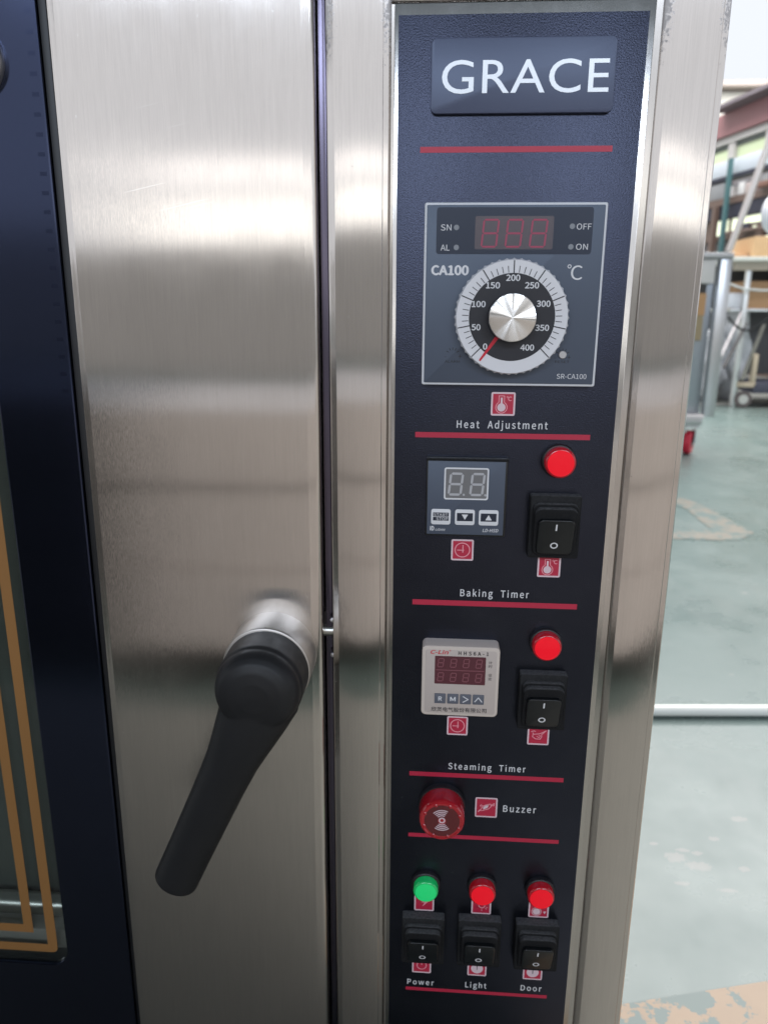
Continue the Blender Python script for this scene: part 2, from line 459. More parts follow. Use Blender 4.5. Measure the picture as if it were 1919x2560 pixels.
def text_into(mb, s, x0, x1, zb, zc, y, offset=0.0, spacing=1.0, shear=0.0, fit=False):
    me = glyphs(s, spacing, shear)
    if not me.vertices: return
    xs = [v.co.x for v in me.vertices]; ys = [v.co.y for v in me.vertices]
    a, b = min(xs), max(xs)
    c0, c1 = (min(ys), max(ys)) if fit else capheight()
    o = offset*(zc-zb)*1.4
    copies = ((0, 0),) if offset == 0 else ((-o, 0), (o, 0), (0, o*0.8), (0, -o*0.8))
    for k, (ox, oz) in enumerate(copies):      # doubled outlines make the bold weights
        vs = [mb.bm.verts.new((x0+o+(v.co.x-a)/(b-a)*(x1-x0-2*o)+ox, y-0.006*k, zb+(v.co.y-c0)/(c1-c0)*(zc-zb)+oz)) for v in me.vertices]
        for p in me.polygons:
            try: mb.bm.faces.new([vs[i] for i in p.vertices])
            except ValueError: pass
    bpy.data.meshes.remove(me)
def lettering(name, items, m, parent, depth=0.05):
    for it in items[1:]: lettering(name, [it], m, parent, depth)
    mb = MB(); it = items[0]
    text_into(mb, *it[:6], **(it[6] if len(it) > 6 else {}))
    r = bmesh.ops.extrude_face_region(mb.bm, geom=mb.bm.faces[:])
    vv = [g for g in r['geom'] if isinstance(g, bmesh.types.BMVert)]
    bmesh.ops.translate(mb.bm, vec=(0, -depth, 0), verts=vv)
    return mb.build(name, m, parent, smooth=0)

# seven segment digit
def digit(mb, x0, x1, z0, z1, slant, w, y, dot=False):
    h = z1-z0; wd = x1-x0
    def sk(x, z): return (x+slant*(z-z0)/h, z)
    zm = (z0+z1)/2; g = w*0.16
    def hor(z, xa, xb):
        return [(xa+g, z), (xa+w/2+g, z+w/2), (xb-w/2-g, z+w/2), (xb-g, z), (xb-w/2-g, z-w/2), (xa+w/2+g, z-w/2)]
    def ver(x, za, zb):
        return [(x, za+g), (x+w/2, za+w/2+g), (x+w/2, zb-w/2-g), (x, zb-g), (x-w/2, zb-w/2-g), (x-w/2, za+w/2+g)]
    a, b = x0+w/2, x1-w/2; p, q = z0+w/2, z1-w/2
    for poly in (hor(q, a, b), hor(zm, a, b), hor(p, a, b), ver(a, p, zm), ver(a, zm, q), ver(b, p, zm), ver(b, zm, q)):
        mb.prism([sk(*t) for t in poly], y, y+0.06)
    if dot:
        mb.annulus(x1+w*1.0, z0+w*0.45, 0.02, w*0.5, y, y+0.06, 16)

# ================================================================== THE OVEN
oven = thing('convection_oven', 'stainless steel convection oven with black control panel, lever handle and dark glass door', 'oven')
ZB, ZT = -540.0, 330.0

# carcass behind the front, open behind the door glass
b = MB()
b.box(-290, 101.0, 32, 600, ZB, ZT)
b.box(-620, -290.2, 352, 600, ZB, ZT)
b.box(-620, -290.2, 32, 351.5, ZB, -486)
b.box(-620, -290.2, 32, 351.5, 210, ZT)
b.build('oven_body', M_bodyst, oven, smooth=0)
for x, y in ((-590, 70), (70, 70), (-590, 560), (70, 560)):
    MB().tube([(x, y, -619.5), (x, y, -541)], 22, 20).build('leg', M_inner, oven)

# front posts: flat face with folded edges
def post(x0, x1):
    prof = [(x0, 31), (x0, 2.4), (x0+0.4, 1.3), (x0+1.3, 0.6), (x0+3.4, 0.25), (x0+3.9, -0.12), (x0+4.3, -0.2),
            (x1-4.6, -0.2), (x1-4.2, -0.1), (x1-3.8, 0.3), (x1-1.2, 0.6), (x1-0.4, 1.3), (x1, 2.4), (x1, 31)]
    mb = MB(); lo = [mb.bm.verts.new((x, y, ZB)) for x, y in prof]; hi = [mb.bm.verts.new((x, y, ZT)) for x, y in prof]
    n = len(prof)
    for i in range(n): mb.bm.faces.new((lo[i], lo[(i+1) % n], hi[(i+1) % n], hi[i]))
    mb.bm.faces.new(lo[::-1]); mb.bm.faces.new(hi)
    return mb
post(-101.0, -67.0).build('front_post', M_post, oven, smooth=30)
post(69.2, 102.2).build('front_post', M_post, oven, smooth=30)
MB().box(-66.8, 69.0, 0.6, 31, 143.9, ZT, 0.8).build('top_rail', M_post, oven)
MB().box(-66.9, 69.1, 2.5, 31, ZB, 143.6).build('panel_backing', M_edge, oven)

# control panel: steel plate with a printed film on it
plate = MB().box(-65.3, 65.4, 0.5, 2.4, ZB, 143.2, 0.5).build('control_panel', M_edge, oven)
MB().box(-63.2, 62.2, 0.0, 0.49, ZB+1, 137.7, 0.1).build('panel_film', M_film, plate)
for z0, z1 in ((73.2, 76.1), (-78.9, -75.8), (-183.1, -179.7), (-303.8, -300.7), (-350.8, -347.9), (-479.8, -477.1)):
    MB().box(-51.1, 48.9, -0.06, 0.02, z0, z1).build('red_stripe', M_red, plate, smooth=0)
SP = dict(spacing=1.12)
for s, x0, x1, zb, zc in (('Heat  Adjustment', -27.3, 24.6, -73.0, -68.8), ('Baking  Timer', -22.0, 19.6, -176.7, -172.3),
                          ('Steaming  Timer', -25.8, 24.2, -297.7, -293.2), ('Buzzer', 11.1, 32.7, -328.0, -323.2),
                          ('Power', -50.1, -31.1, -474.6, -470.2), ('Light', -8.8, 6.2, -474.4, -469.8), ('Door', 30.3, 44.9, -474.0, -469.3)):
    lettering('caption_lettering', [(s, x0, x1, zb, zc, -0.02, dict(spacing=1.12, offset=0.011))], M_white, plate)

# nameplate
np_ = MB().rprism(-46.2, 47.2, 91.4, 126.5, 3, -2.4, -0.05, 0.5, 2).build('nameplate', M_plate, oven, smooth=25, label='raised blue-grey nameplate with silver letters')
lettering('nameplate_lettering', [('GRACE', -40.5, 44.0, 100.6, 116.2, -2.42, dict(fit=True, spacing=1.05))], M_silver, np_, 0.2)

# printed icons ------------------------------------------------------
def icon(x0, x1, z0, z1, label):
    o = MB().rprism(x0, x1, z0, z1, 1.0, -0.06, 0.02, 0).build('icon_sticker', M_pink, oven, smooth=0, label=label)
    MB().box(x0+1.0, x1-1.0, -0.085, -0.05, z0+1.0, z1-1.0).build('red_field', M_red, o, smooth=0)
    return o, (x0+x1)/2, (z0+z1)/2
YI = -0.10; YK = -0.05
def therm(x0, x1, z0, z1, label):
    o, cx, cz = icon(x0, x1, z0, z1, label)
    bx, bz = cx-0.9, cz-2.0
    m = MB()
    m.annulus(bx, bz, 3.0, 3.45, YI, YK, 40, 122, 418)
    m.stroke([(bx-1.55, bz+2.9), (bx-1.55, bz+6.6), (bx+1.55, bz+6.6), (bx+1.55, bz+2.9)], 0.42, YI-0.004, YK)
    m.annulus(bx+3.2, bz+5.9, 0.3, 0.55, YI, YK, 16)
    m.annulus(bx+4.9, bz+5.0, 0.85, 1.3, YI, YK, 24, 50, 310)
    m.build('symbol', M_pinkline, o, smooth=0)
    m = MB(); m.annulus(bx, bz, 0.02, 2.35, YI, YK, 36); m.box(bx-0.55, bx+0.55, YI-0.006, YK, bz+1.5, bz+5.6)
    m.build('symbol', M_pink, o, smooth=0)
def clock(x0, x1, z0, z1, label):
    o, cx, cz = icon(x0, x1, z0, z1, label)
    m = MB(); m.annulus(cx, cz, 4.1, 4.7, YI, YK, 44)
    m.stroke([(cx+0.3, cz+3.0), (cx+0.3, cz-1.5)], 0.6, YI-0.004, YK)
    m.stroke([(cx-3.1, cz-0.1), (cx+0.9, cz-0.1)], 0.5, YI-0.012, YK)
    m.build('symbol', M_pinkline, o, smooth=0)
therm(-8.2, 5.5, -65.6, -52.2, 'red thermometer icon below the temperature controller')
clock(-28.3, -14.9, -153.7, -140.4, 'red clock icon below the dark timer')
therm(23.7, 37.4, -162.8, -149.4, 'red thermometer icon partly under the upper rocker switch')
clock(-27.5, -14.2, -272.5, -259.1, 'red clock icon below the cream timer')
o, cx, cz = icon(24.0, 37.7, -277.1, -263.6, 'red steam icon partly under the second rocker switch')
m = MB()
m.stroke([(cx-4.6, cz+2.6), (cx-3.0, cz+3.2), (cx-1.8, cz+2.9)], 0.5, YI, YK)
m.stroke([(cx-3.6, cz+1.9), (cx-3.0, cz+0.7), (cx+1.2, cz+1.4), (cx+4.9, cz+3.6), (cx+2.0, cz+0.6), (cx+2.2, cz-0.8), (cx+1.3, cz-2.6), (cx-1.6, cz-2.5),
          (cx-3.6, cz-1.0), (cx-3.4, cz+0.4)], 0.5, YI, YK)
m.stroke([(cx-1.0, cz-0.6), (cx+0.6, cz-1.5), (cx+1.2, cz-0.2), (cx+0.2, cz+0.4)], 0.4, YI, YK)
m.build('symbol', M_pinkline, o, smooth=0)
o, cx, cz = icon(-7.3, 7.3, -333.0, -318.0, 'red horn icon beside the word Buzzer')
m = MB()
m.prism([(cx-1.9, cz-1.6), (cx+0.9, cz-0.2), (cx+1.7, cz+1.9), (cx-0.4, cz+1.6), (cx-2.0, cz+0.2)], YI, YK)
m.build('symbol', M_pink, o, smooth=0)
m = MB()
m.stroke([(cx-5.2, cz-3.6), (cx-4.6, cz-2.2), (cx-2.8, cz-2.6), (cx+1.6, cz-0.9), (cx+3.2, cz+1.0), (cx+2.8, cz+2.8), (cx+0.6, cz+2.4), (cx-2.2, cz+1.0), (cx-3.2, cz-1.2), (cx-5.2, cz-3.6)], 0.5, YI, YK)
m.stroke([(cx+3.2, cz+1.9), (cx+5.2, cz+3.4), (cx+5.0, cz+1.6), (cx+3.2, cz+1.6)], 0.5, YI, YK)
m.stroke([(cx-3.4, cz+0.2), (cx-4.0, cz+1.4), (cx-3.2, cz+2.0), (cx-2.6, cz+1.0)], 0.45, YI, YK)
m.build('symbol', M_pinkline, o, smooth=0)
o, cx, cz = icon(-46.2, -32.6, -410.6, -397.2, 'red lightning icon below the green lamp')
MB().prism([(cx-1.4, cz-3.4), (cx+3.0, cz+1.2), (cx+0.9, cz+1.2), (cx+2.2, cz+4.2), (cx-2.0, cz+0.2), (cx+0.4, cz+0.2)], YI, YK).build('symbol', M_pinkline, o, smooth=0)
o, cx, cz = icon(-6.9, 6.6, -410.6, -397.2, 'red bulb icon below the middle lamp of the bottom row')
m = MB(); m.annulus(cx+0.4, cz+0.4, 1.7, 2.3, YI, YK, 30, 170, 370)
for a in (-160, -20, 200, -90, -40):
    ca, sa = math.cos(R(a)), math.sin(R(a)); m.stroke([(cx+0.4+3.2*ca, cz+0.2+3.2*sa), (cx+0.4+4.3*ca, cz+0.2+4.3*sa)], 0.45, YI, YK)
m.build('symbol', M_pinkline, o, smooth=0)
o, cx, cz = icon(32.1, 45.8, -410.8, -397.3, 'red door icon below the right lamp of the bottom row')
m = MB(); m.annulus(cx-1.4, cz-2.0, 0.02, 2.5, YI, YK, 32); m.annulus(cx-1.4, cz-2.0, 3.0, 3.4, YI, YK, 36)
m.prism([(cx+3.0, cz-1.6), (cx+5.2, cz-1.6), (cx+4.1, cz-3.6)], YI, YK)
m.build('symbol', M_pink, o, smooth=0)
o, cx, cz = icon(-46.8, -33.4, -464.0, -450.6, 'red power icon below the left rocker switch')
m = MB(); m.annulus(cx, cz-0.2, 3.0, 3.6, YI, YK, 40, 125, 415); m.stroke([(cx, cz+3.6), (cx, cz+0.4)], 0.6, YI, YK)
m.build('symbol', M_pinkline, o, smooth=0)
for x0, x1, zz, lab in ((-7.7, 5.6, -463.6, 'red half disc icon below the middle rocker switch'), (31.2, 44.6, -464.0, 'red half disc icon below the right rocker switch')):
    o, cx, cz = icon(x0, x1, zz, zz+13.4, lab)
    m = MB(); m.annulus(cx, cz-0.4, 0.02, 4.2, YI, YK, 40); m.build('symbol', M_pink, o, smooth=0)
    MB().box(cx-0.25, cx+0.25, YI-0.03, YI+0.01, cz-1.6, cz+4.0).build('symbol_line', M_black, o, smooth=0)

# temperature controller ---------------------------------------------
tc = MB().rprism(-48, 48, -48, 48, 1.2, -5.6, 0.0, 0.7, 3).build('temperature_controller', M_whitehi, oven, smooth=25, label='square dial temperature controller, slate face, pale rim')
MB().rprism(-46.7, 46.7, -46.7, 46.7, 0.6, -6.0, -5.5, 0.15).build('face_plate', M_face, tc)
MB().rprism(-41.5, 40.7, 21.9, 45.5, 1.5, -6.06, -5.95, 0).build('display_band', M_face_dark, tc, smooth=0)
MB().rprism(-21.0, 20.3, 24.4, 41.1, 1.0, -6.14, -6.0, 0).build('display_window', M_led_win, tc, smooth=0)
for x0 in (-17.9, -5.2, 7.6):
    m = MB(); digit(m, x0, x0+8.7, 25.2, 39.7, 1.2, 0.95, -6.22); m.build('digit', M_seg_off, tc, smooth=0)
for x, z in ((-30.9, 35.4), (-30.7, 25.3), (30.0, 36.0), (29.9, 25.7)):
    MB().annulus(x, z, 0.02, 1.4, -6.16, -6.0, 24).build('indicator_dot', M_dot, tc, smooth=0)
lettering('lettering', [('SN', -39.2, -33.6, 33.9, 36.9, -6.08), ('AL', -39.1, -34.3, 23.7, 26.7, -6.08), ('OFF', 32.3, 40.0, 34.4, 37.3, -6.08), ('ON', 32.6, 38.8, 24.3, 27.2, -6.08),
                        ('CA100', -43.9, -23.6, 11.3, 15.9, -6.02, dict(offset=0.055)), ('C', 30.9, 37.0, 9.0, 16.2, -6.02),
                        ('SR-CA100', 26.9, 43.1, -43.7, -41.1, -6.02)], M_white, tc)
m = MB(); m.annulus(29.9, 15.8, 0.6, 1.05, -6.07, -6.0, 20); m.build('degree_sign', M_white, tc, smooth=0)
lettering('faint_lettering', [('ALARM', -35.2, -26.9, -35.6, -34.3, -6.02), ('RESET', 25.4, 33.2, -35.1, -33.8, -6.02),
                              ('-', -35.6, -34.2, -32.9, -31.6, -6.02), ('+', -27.8, -26.0, -33.0, -31.1, -6.02, dict(fit=True)),
                              ('-', 24.6, 26.2, -33.0, -31.6, -6.02), ('+', 32.0, 33.8, -33.0, -31.0, -6.02, dict(fit=True))], M_black, tc)
m = MB()
for cx in (-31.0, 29.3):
    for a in (30, 62, 90, 118, 150):
        ca, sa = math.cos(R(a)), math.sin(R(a)); m.stroke([(cx+2.6*ca, -31.2+2.6*sa), (cx+3.9*ca, -31.2+3.9*sa)], 0.35, -6.06, -6.0)
m.build('adjust_marks', M_black, tc, smooth=0)['kind'] = 'stuff'
MB().lathe([(2.2, -5.9), (2.2, -6.7), (1.9, -7.0)], 29.3, -30.6, 24).build('reset_screw', M_reset, tc)
DX, DZ = 0.0, -10.9
# ribbed clear skirt of the dial
m = MB(); n = 144
rings = []
for rr, yy, rib in ((30.4, -6.05, 0.25), (30.6, -9.0, 0.45), (30.2, -12.2, 0.45), (29.4, -12.9, 0.2), (28.9, -12.6, 0.0)):
    rings.append([m.bm.verts.new((DX+(rr+rib*math.cos(i*math.pi/1.5))*math.cos(2*math.pi*i/n), yy, DZ+(rr+rib*math.cos(i*math.pi/1.5))*math.sin(2*math.pi*i/n))) for i in range(n)])
for k in range(len(rings)-1):
    for i in range(n): m.bm.faces.new((rings[k][i], rings[k][(i+1) % n], rings[k+1][(i+1) % n], rings[k+1][i]))
m.bm.faces.new(rings[0]); m.bm.faces.new(rings[-1][::-1])
m.build('dial_skirt', M_clear, tc, smooth=50)
MB().annulus(DX, DZ, 22.4, 29.6, -12.95, -7.0, 96).build('scale_ring', M_dialw, tc, smooth=30)
MB().lathe([(23.0, -7.0), (23.0, -13.05)], DX, DZ, 72).build('dial_plate', M_dialb, tc, smooth=30)
m = MB(); m2 = MB()
for i in range(41):
    a = R(225-270*i/40); ca, sa = math.cos(a), math.sin(a); long_ = i % 5 == 0
    r0, r1 = (22.9, 29.3) if long_ else (23.4, 26.6)
    (m2 if long_ else m).stroke([(DX+r0*ca, DZ+r0*sa), (DX+r1*ca, DZ+r1*sa)], 0.55 if long_ else 0.36, -13.09 if long_ else -13.08, -12.9)
m.build('minor_ticks', M_black, tc, smooth=0)['kind'] = 'stuff'; m2.build('major_ticks', M_black, tc, smooth=0)['kind'] = 'stuff'
for s, x, z in (('200', -0.3, 9.6), ('150', -10.8, 5.7), ('250', 9.8, 5.8), ('100', -18.0, -4.0), ('300', 16.4, -3.6), ('50', -19.0, -16.1), ('350', 16.4, -16.1), ('0', -13.7, -26.3), ('400', 9.0, -26.6)):
    w = {1: 1.15, 2: 2.45, 3: 3.7}[len(s)]
    lettering('number', [(s, x-w, x+w, z-1.5, z+1.5, -13.07, dict(offset=0.03))], M_white, tc)
a = R(234.5); ca, sa = math.cos(a), math.sin(a)
px, pz = -sa, ca
MB().prism([(DX+11*ca+1.1*px, DZ+11*sa+1.1*pz), (DX+28.2*ca+0.5*px, DZ+28.2*sa+0.5*pz), (DX+28.2*ca-0.5*px, DZ+28.2*sa-0.5*pz), (DX+11*ca-1.1*px, DZ+11*sa-1.1*pz)], -13.3, -12.9).build('pointer', M_point, tc, smooth=0)
KX, KZ = -0.4, -10.9
MB().lathe([(12.7, -13.0), (12.7, -20.5), (12.5, -21.2)], KX, KZ, 64).build('knob', M_dialb, tc)
MB().lathe([(12.5, -21.2), (12.3, -21.8), (11.8, -22.0), (0.05, -22.0)], KX, KZ, 96).build('knob_cap', M_knob, tc, smooth=30)

# baking timer -------------------------------------------------------
t1 = MB().rprism(-44.2, 2.8, -136.9, -89.3, 0.8, -5.0, 0.0, 0.5, 2).build('baking_timer', M_rocker, oven, label='square dark timer with two grey digits and three pale keys')
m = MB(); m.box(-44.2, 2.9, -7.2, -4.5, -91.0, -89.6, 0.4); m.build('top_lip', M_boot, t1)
MB().rprism(-43.2, 1.5, -135.7, -91.4, 0.4, -5.6, -4.9, 0.1).build('face_plate', M_face, t1)
fr = MB().rprism(-33.7, -8.0, -114.4, -95.3, 1.3, -5.7, -5.5, 0).build('display_frame', M_white, t1, smooth=0)
MB().rprism(-32.8, -8.9, -113.5, -96.2, 0.7, -5.76, -5.6, 0).build('display_window', M_led_grey, t1, smooth=0)
for x0 in (-31.7, -19.2):
    m = MB(); digit(m, x0, x0+8.2, -112.0, -98.2, 1.3, 1.35, -5.84, True); m.build('digit', M_seg_grey, t1, smooth=0)
for i, (x0, x1) in enumerate(((-40.8, -29.4), (-26.8, -15.3), (-12.9, -1.5))):
    MB().rprism(x0, x1, -129.7, -120.3, 1.3, -5.85, -5.5, 0.1).build('key', M_white, t1)
    zt, zb = -122.4, -127.3
    MB().box(x0+1.1, x1-1.1, -5.95, -5.8, zb, zt).build('key_field', M_face_dark, t1, smooth=0)
    cx = (x0+x1)/2
    if i == 0:
        lettering('key_lettering', [('START', x0+1.5, x1-1.6, -124.5, -122.9, -5.96), ('STOP', x0+3.0, x1-1.6, -127.0, -125.4, -5.96)], M_white, t1)
        MB().box(x0+1.1, x1-1.1, -6.0, -5.9, -125.1, -124.8).build('key_line', M_white, t1, smooth=0)
    else:
        s = 1 if i == 2 else -1; cz = -124.85
        MB().prism([(cx-1.9, cz-1.6*s), (cx+1.9, cz-1.6*s), (cx, cz+1.6*s)], -6.0, -5.9).build('key_symbol', M_white, t1, smooth=0)
lettering('lettering', [('LD-HSD', -10.4, -1.2, -133.7, -131.8, -5.62, dict(offset=0.015, shear=0.2)), ('LIDAN', -38.2, -32.4, -133.6, -132.3, -5.62, dict(offset=0.01, shear=0.2)),
                        ('ID', -41.3, -38.9, -133.5, -130.9, -5.62, dict(offset=0.03))], M_white, t1)

# steaming timer -----------------------------------------------------
t2 = MB().rprism(-44.3, 3.0, -252.2, -205.2, 3.0, -11.5, 0.0, 0.8, 3).build('steaming_timer', M_cream, oven, smooth=25, label='square cream timer with dark red display and four slate keys')
MB().rprism(-42.3, 1.2, -250.3, -207.6, 1.5, -11.62, -11.3, 0.1).build('face_label', M_creamface, t2)
YT = -11.7
MB().rprism(-36.4, -5.4, -230.3, -211.6, 0.5, YT-0.06, YT+0.2, 0).build('display_window', M_t2win, t2, smooth=0)
MB().box(-35.6, -6.2, YT-0.1, YT, -221.2, -220.7).build('display_line', M_t2seg, t2, smooth=0)
for zz in (-219.1, -228.6):
    for k in range(4):
        x0 = -35.0+7.75*k; m = MB(); digit(m, x0, x0+3.8, zz, zz+6.0, 0.7, 0.5, YT-0.12); m.build('digit', M_t2seg, t2, smooth=0)
lettering('lettering', [('HHS6A-1', -22.3, -3.9, -210.5, -208.2, YT+0.03, dict(offset=0.03, spacing=1.25))], M_black, t2)
lettering('lettering', [('\u8ba1', -3.7, -1.4, -216.0, -214.0, YT+0.03, dict(fit=True)), ('\u65f6', -3.7, -1.4, -218.5, -216.5, YT+0.03, dict(fit=True)),
                        ('\u8bbe', -3.7, -1.4, -224.4, -222.4, YT+0.03, dict(fit=True)), ('\u5b9a', -3.7, -1.4, -226.9, -224.9, YT+0.03, dict(fit=True)),
                        ('\u6b23\u7075\u7535\u6c14\u80a1\u4efd\u6709\u9650\u516c\u53f8', -38.0, -3.8, -249.3, -246.3, YT+0.03, dict(fit=True, offset=0.006))], M_black, t2)
lettering('logo_lettering', [('C-Lin', -39.2, -28.2, -210.3, -207.9, YT+0.03, dict(offset=0.035, shear=0.25))], M_logo, t2)
m = MB(); m.annulus(-27.3, -207.9, 0.28, 0.45, YT-0.02, YT+0.1, 16); m.build('registered_mark', M_logo, t2, smooth=0)
for i, x0 in enumerate((-36.1, -28.2, -20.4, -12.5)):
    MB().rprism(x0, x0+6.9, -243.6, -236.9, 0.5, YT-0.4, YT+0.2, 0.2).build('key', M_key, t2)
    cx, cz = x0+3.45, -240.25; y = YT-0.42
    if i < 2: lettering('key_lettering', [('RM'[i], cx-(1.1 if i == 0 else 1.7), cx+(1.1 if i == 0 else 1.7), cz-1.35, cz+1.35, y, dict(offset=0.03))], M_white, t2)
    else:
        m = MB()
        m.stroke([(cx-1.6, cz+2.0), (cx+1.6, cz), (cx-1.6, cz-2.0)] if i == 2 else [(cx-2.2, cz-1.4), (cx, cz+1.5), (cx+2.2, cz-1.4)], 0.55, y-0.05, y+0.1)
        m.build('key_symbol', M_white, t2, smooth=0)

# indicator lamps ----------------------------------------------------
def lamp(x, z, ml, ms, label, rl=7.9):
    o = MB().lathe([(10.0, 0.0), (10.0, -2.2), (9.6, -3.0), (9.0, -3.4)], x, z, 48).build('indicator_lamp', M_bezel, oven, label=label)
    MB().lathe([(rl+0.9, -3.3), (rl+0.95, -7.8), (rl+0.7, -8.7), (rl-0.2, -9.45)], x, z, 48).build('lens_side', ms, o)
    MB().lathe([(rl-0.25, -9.3), (rl-0.4, -9.7), (rl*0.6, -9.95), (0.05, -10.05)], x, z, 48).build('lens_front', ml, o)
lamp(31.9, -91.0, M_lens, M_lensside, 'red indicator lamp beside the dark timer')
lamp(31.4, -205.2, M_lens, M_lensside, 'red indicator lamp beside the cream timer')
M_lensgs = mat('green_lens_side', (0.008, 0.40, 0.10), 0.2, 0, 1.5, emit=(0.01, 1, 0.25), es=0.10, coat=0.6)
lamp(-38.5, -387.3, M_lensg, M_lensgs, 'green indicator lamp in the bottom row', 7.4)
lamp(-0.4, -387.2, M_lens, M_lensside, 'red indicator lamp in the middle of the bottom row')
lamp(38.6, -387.3, M_lens, M_lensside, 'red indicator lamp at the right of the bottom row')

# rocker switches ----------------------------------------------------
def switch(xc, zt, label):
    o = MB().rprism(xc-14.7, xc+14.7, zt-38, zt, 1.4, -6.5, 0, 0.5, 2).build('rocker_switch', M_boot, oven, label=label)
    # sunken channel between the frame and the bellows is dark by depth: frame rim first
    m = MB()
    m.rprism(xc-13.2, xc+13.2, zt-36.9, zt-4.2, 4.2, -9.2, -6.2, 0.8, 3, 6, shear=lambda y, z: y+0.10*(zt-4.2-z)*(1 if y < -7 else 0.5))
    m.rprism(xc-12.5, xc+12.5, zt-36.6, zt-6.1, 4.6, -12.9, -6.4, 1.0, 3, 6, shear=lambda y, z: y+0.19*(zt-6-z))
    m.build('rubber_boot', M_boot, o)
    sh = lambda y, z: y+0.32*(zt-12.5-z)
    MB().rprism(xc-10.4, xc+10.4, zt-35.2, zt-12.4, 3.0, -15.2, -6.0, 0.8, 3, 6, shear=sh).build('rocker', M_rocker, o)
    m = MB()
    z0, z1 = zt-19.2, zt-15.1
    def q(pts, dy=0.06):
        a = [m.bm.verts.new((x, sh(-15.2, z)-dy, z)) for x, z in pts]; m.bm.faces.new(a)
    q([(xc-0.45, z0), (xc+0.45, z0), (xc+0.45, z1), (xc-0.45, z1)])
    cz = zt-29.1; n = 32
    for i in range(n):
        A = [2*math.pi*i/n, 2*math.pi*(i+1)/n]
        q([(xc-0.2+1.45*math.cos(A[0]), cz+1.3*math.sin(A[0])), (xc-0.2+2.25*math.cos(A[0]), cz+2.05*math.sin(A[0])),
           (xc-0.2+2.25*math.cos(A[1]), cz+2.05*math.sin(A[1])), (xc-0.2+1.45*math.cos(A[1]), cz+1.3*math.sin(A[1]))])
    m.build('rocker_marks', M_white, o, smooth=0)
switch(31.2, -110.6, 'black rocker switch in a dusty boot beside the dark timer')
switch(31.0, -224.4, 'black rocker switch beside the cream timer')
switch(-39.6, -411.4, 'black rocker switch above the word Power')
switch(-1.0, -411.0, 'black rocker switch above the word Light')
switch(38.2, -411.6, 'black rocker switch above the word Door')

# buzzer -------------------------------------------------------------
bz = MB().lathe([(15.4, 0), (15.4, -3.4), (15.0, -4.2), (14.8, -4.4)], -29.3, -324.0, 64).build('buzzer', M_bezel, oven, label='round red translucent buzzer with white sound waves')
MB().lathe([(14.7, -4.3), (14.9, -5.4), (14.6, -16.0), (14.3, -17.4), (13.6, -18.2), (12.8, -18.3), (12.5, -17.9), (0.05, -17.9)], -29.3, -324.0, 64).build('buzzer_dome', M_buzz, bz)
MB().annulus(-29.3, -324.0, 2.6, 11.4, -18.0, -17.5, 64).build('sound_plate', M_buzzdeep, bz, smooth=30)
m = MB()
for i in range(8):
    a = R(45*i+20); m.lathe([(1.15, -17.6), (1.1, -18.5), (0.7, -18.8), (0.05, -18.85)], -29.3+12.0*math.cos(a), -324+12.0*math.sin(a), 14)
m.build('rim_studs', M_buzz, bz)['kind'] = 'stuff'
m = MB(); c = (-29.3, -323.6)
m.annulus(*c, 1.2, 2.1, -18.15, -17.9, 32)
for r in (3.2, 4.5, 5.8, 7.1):
    m.annulus(*c, r, r+0.62, -18.15, -17.9, 72, 62, 138); m.annulus(*c, r-0.2, r+0.42, -18.15, -17.9, 72, 232, 308)
m.build('sound_wave_print', M_pink, bz, smooth=0)

# ---- door ----------------------------------------------------------
def door_panel():
    x0, x1 = -248.4, -107.0
    prof = [(x0, 30), (x0, 1.6), (x0+0.5, 0.5), (x0+2.2, 0.1), (x0+3.6, 0.05), (x0+4.0, -0.12), (x0+4.6, -0.15), (x1-7.2, -0.15), (x1-6.6, -0.05), (x1-6.1, 0.15), (x1-3.0, 0.4),
            (x1-1.6, 0.9), (x1-0.7, 1.7), (x1-0.2, 2.8), (x1, 4.2), (x1, 30)]
    mb = MB(); n = len(prof); zs = [ZB, -400, -250, -100, 0, 150, ZT]
    L = [[mb.bm.verts.new((x, y, z)) for x, y in prof] for z in zs]
    for k in range(len(zs)-1):
        for i in range(n): mb.bm.faces.new((L[k][i], L[k][(i+1) % n], L[k+1][(i+1) % n], L[k+1][i]))
    mb.bm.faces.new(L[0][::-1]); mb.bm.faces.new(L[-1])
    return mb
dp = door_panel().build('door_panel', M_door, oven, smooth=30)
dp.rotation_euler = (R(-0.5), 0, 0)      # the door hangs a touch out of true
MB().box(-106.2, -101.6, 7, 31, ZB, ZT, 1.2).build('door_gasket', M_gap, oven)
MB().box(-253.1, -248.6, 2.2, 30, ZB, ZT, 0.6).build('glass_seal', M_seal, oven)

# door glass: enamelled border round a smoked pane
arc = [(-312.5+12*math.cos(R(a)), -465.5+12*math.sin(R(a))) for a in (-90, -75, -60, -45, -30, -15, 0)]
border = [(-253.4, ZT), (-253.4, ZB), (-615, ZB), (-615, -477.5)] + arc + [(-300.5, ZT)]
gl = MB().prism(border, 0.2, 6).build('door_glass', M_glassblack, oven, smooth=0)
bv = gl.modifiers.new('edge', 'BEVEL'); bv.width = 0.0012; bv.segments = 2; bv.limit_method = 'ANGLE'; bv.angle_limit = R(60)
inner = [(-615, -477.2)] + [(x-0.3, z+0.3) for x, z in arc] + [(-300.8, ZT), (-615, ZT)]
MB().prism(inner, 2.0, 4.5).build('clear_pane', M_smoked, gl, smooth=0)
MB().prism([(-308.0, ZT), (-308.0, -463.8), (-308.5, -466), (-309.9, -467.5), (-312, -468.2), (-615, -468.2), (-615, -461.4), (-315.1, -461.4), (-315.1, ZT)], 1.7, 1.95).build('gold_stripe', M_gold, gl, smooth=0)
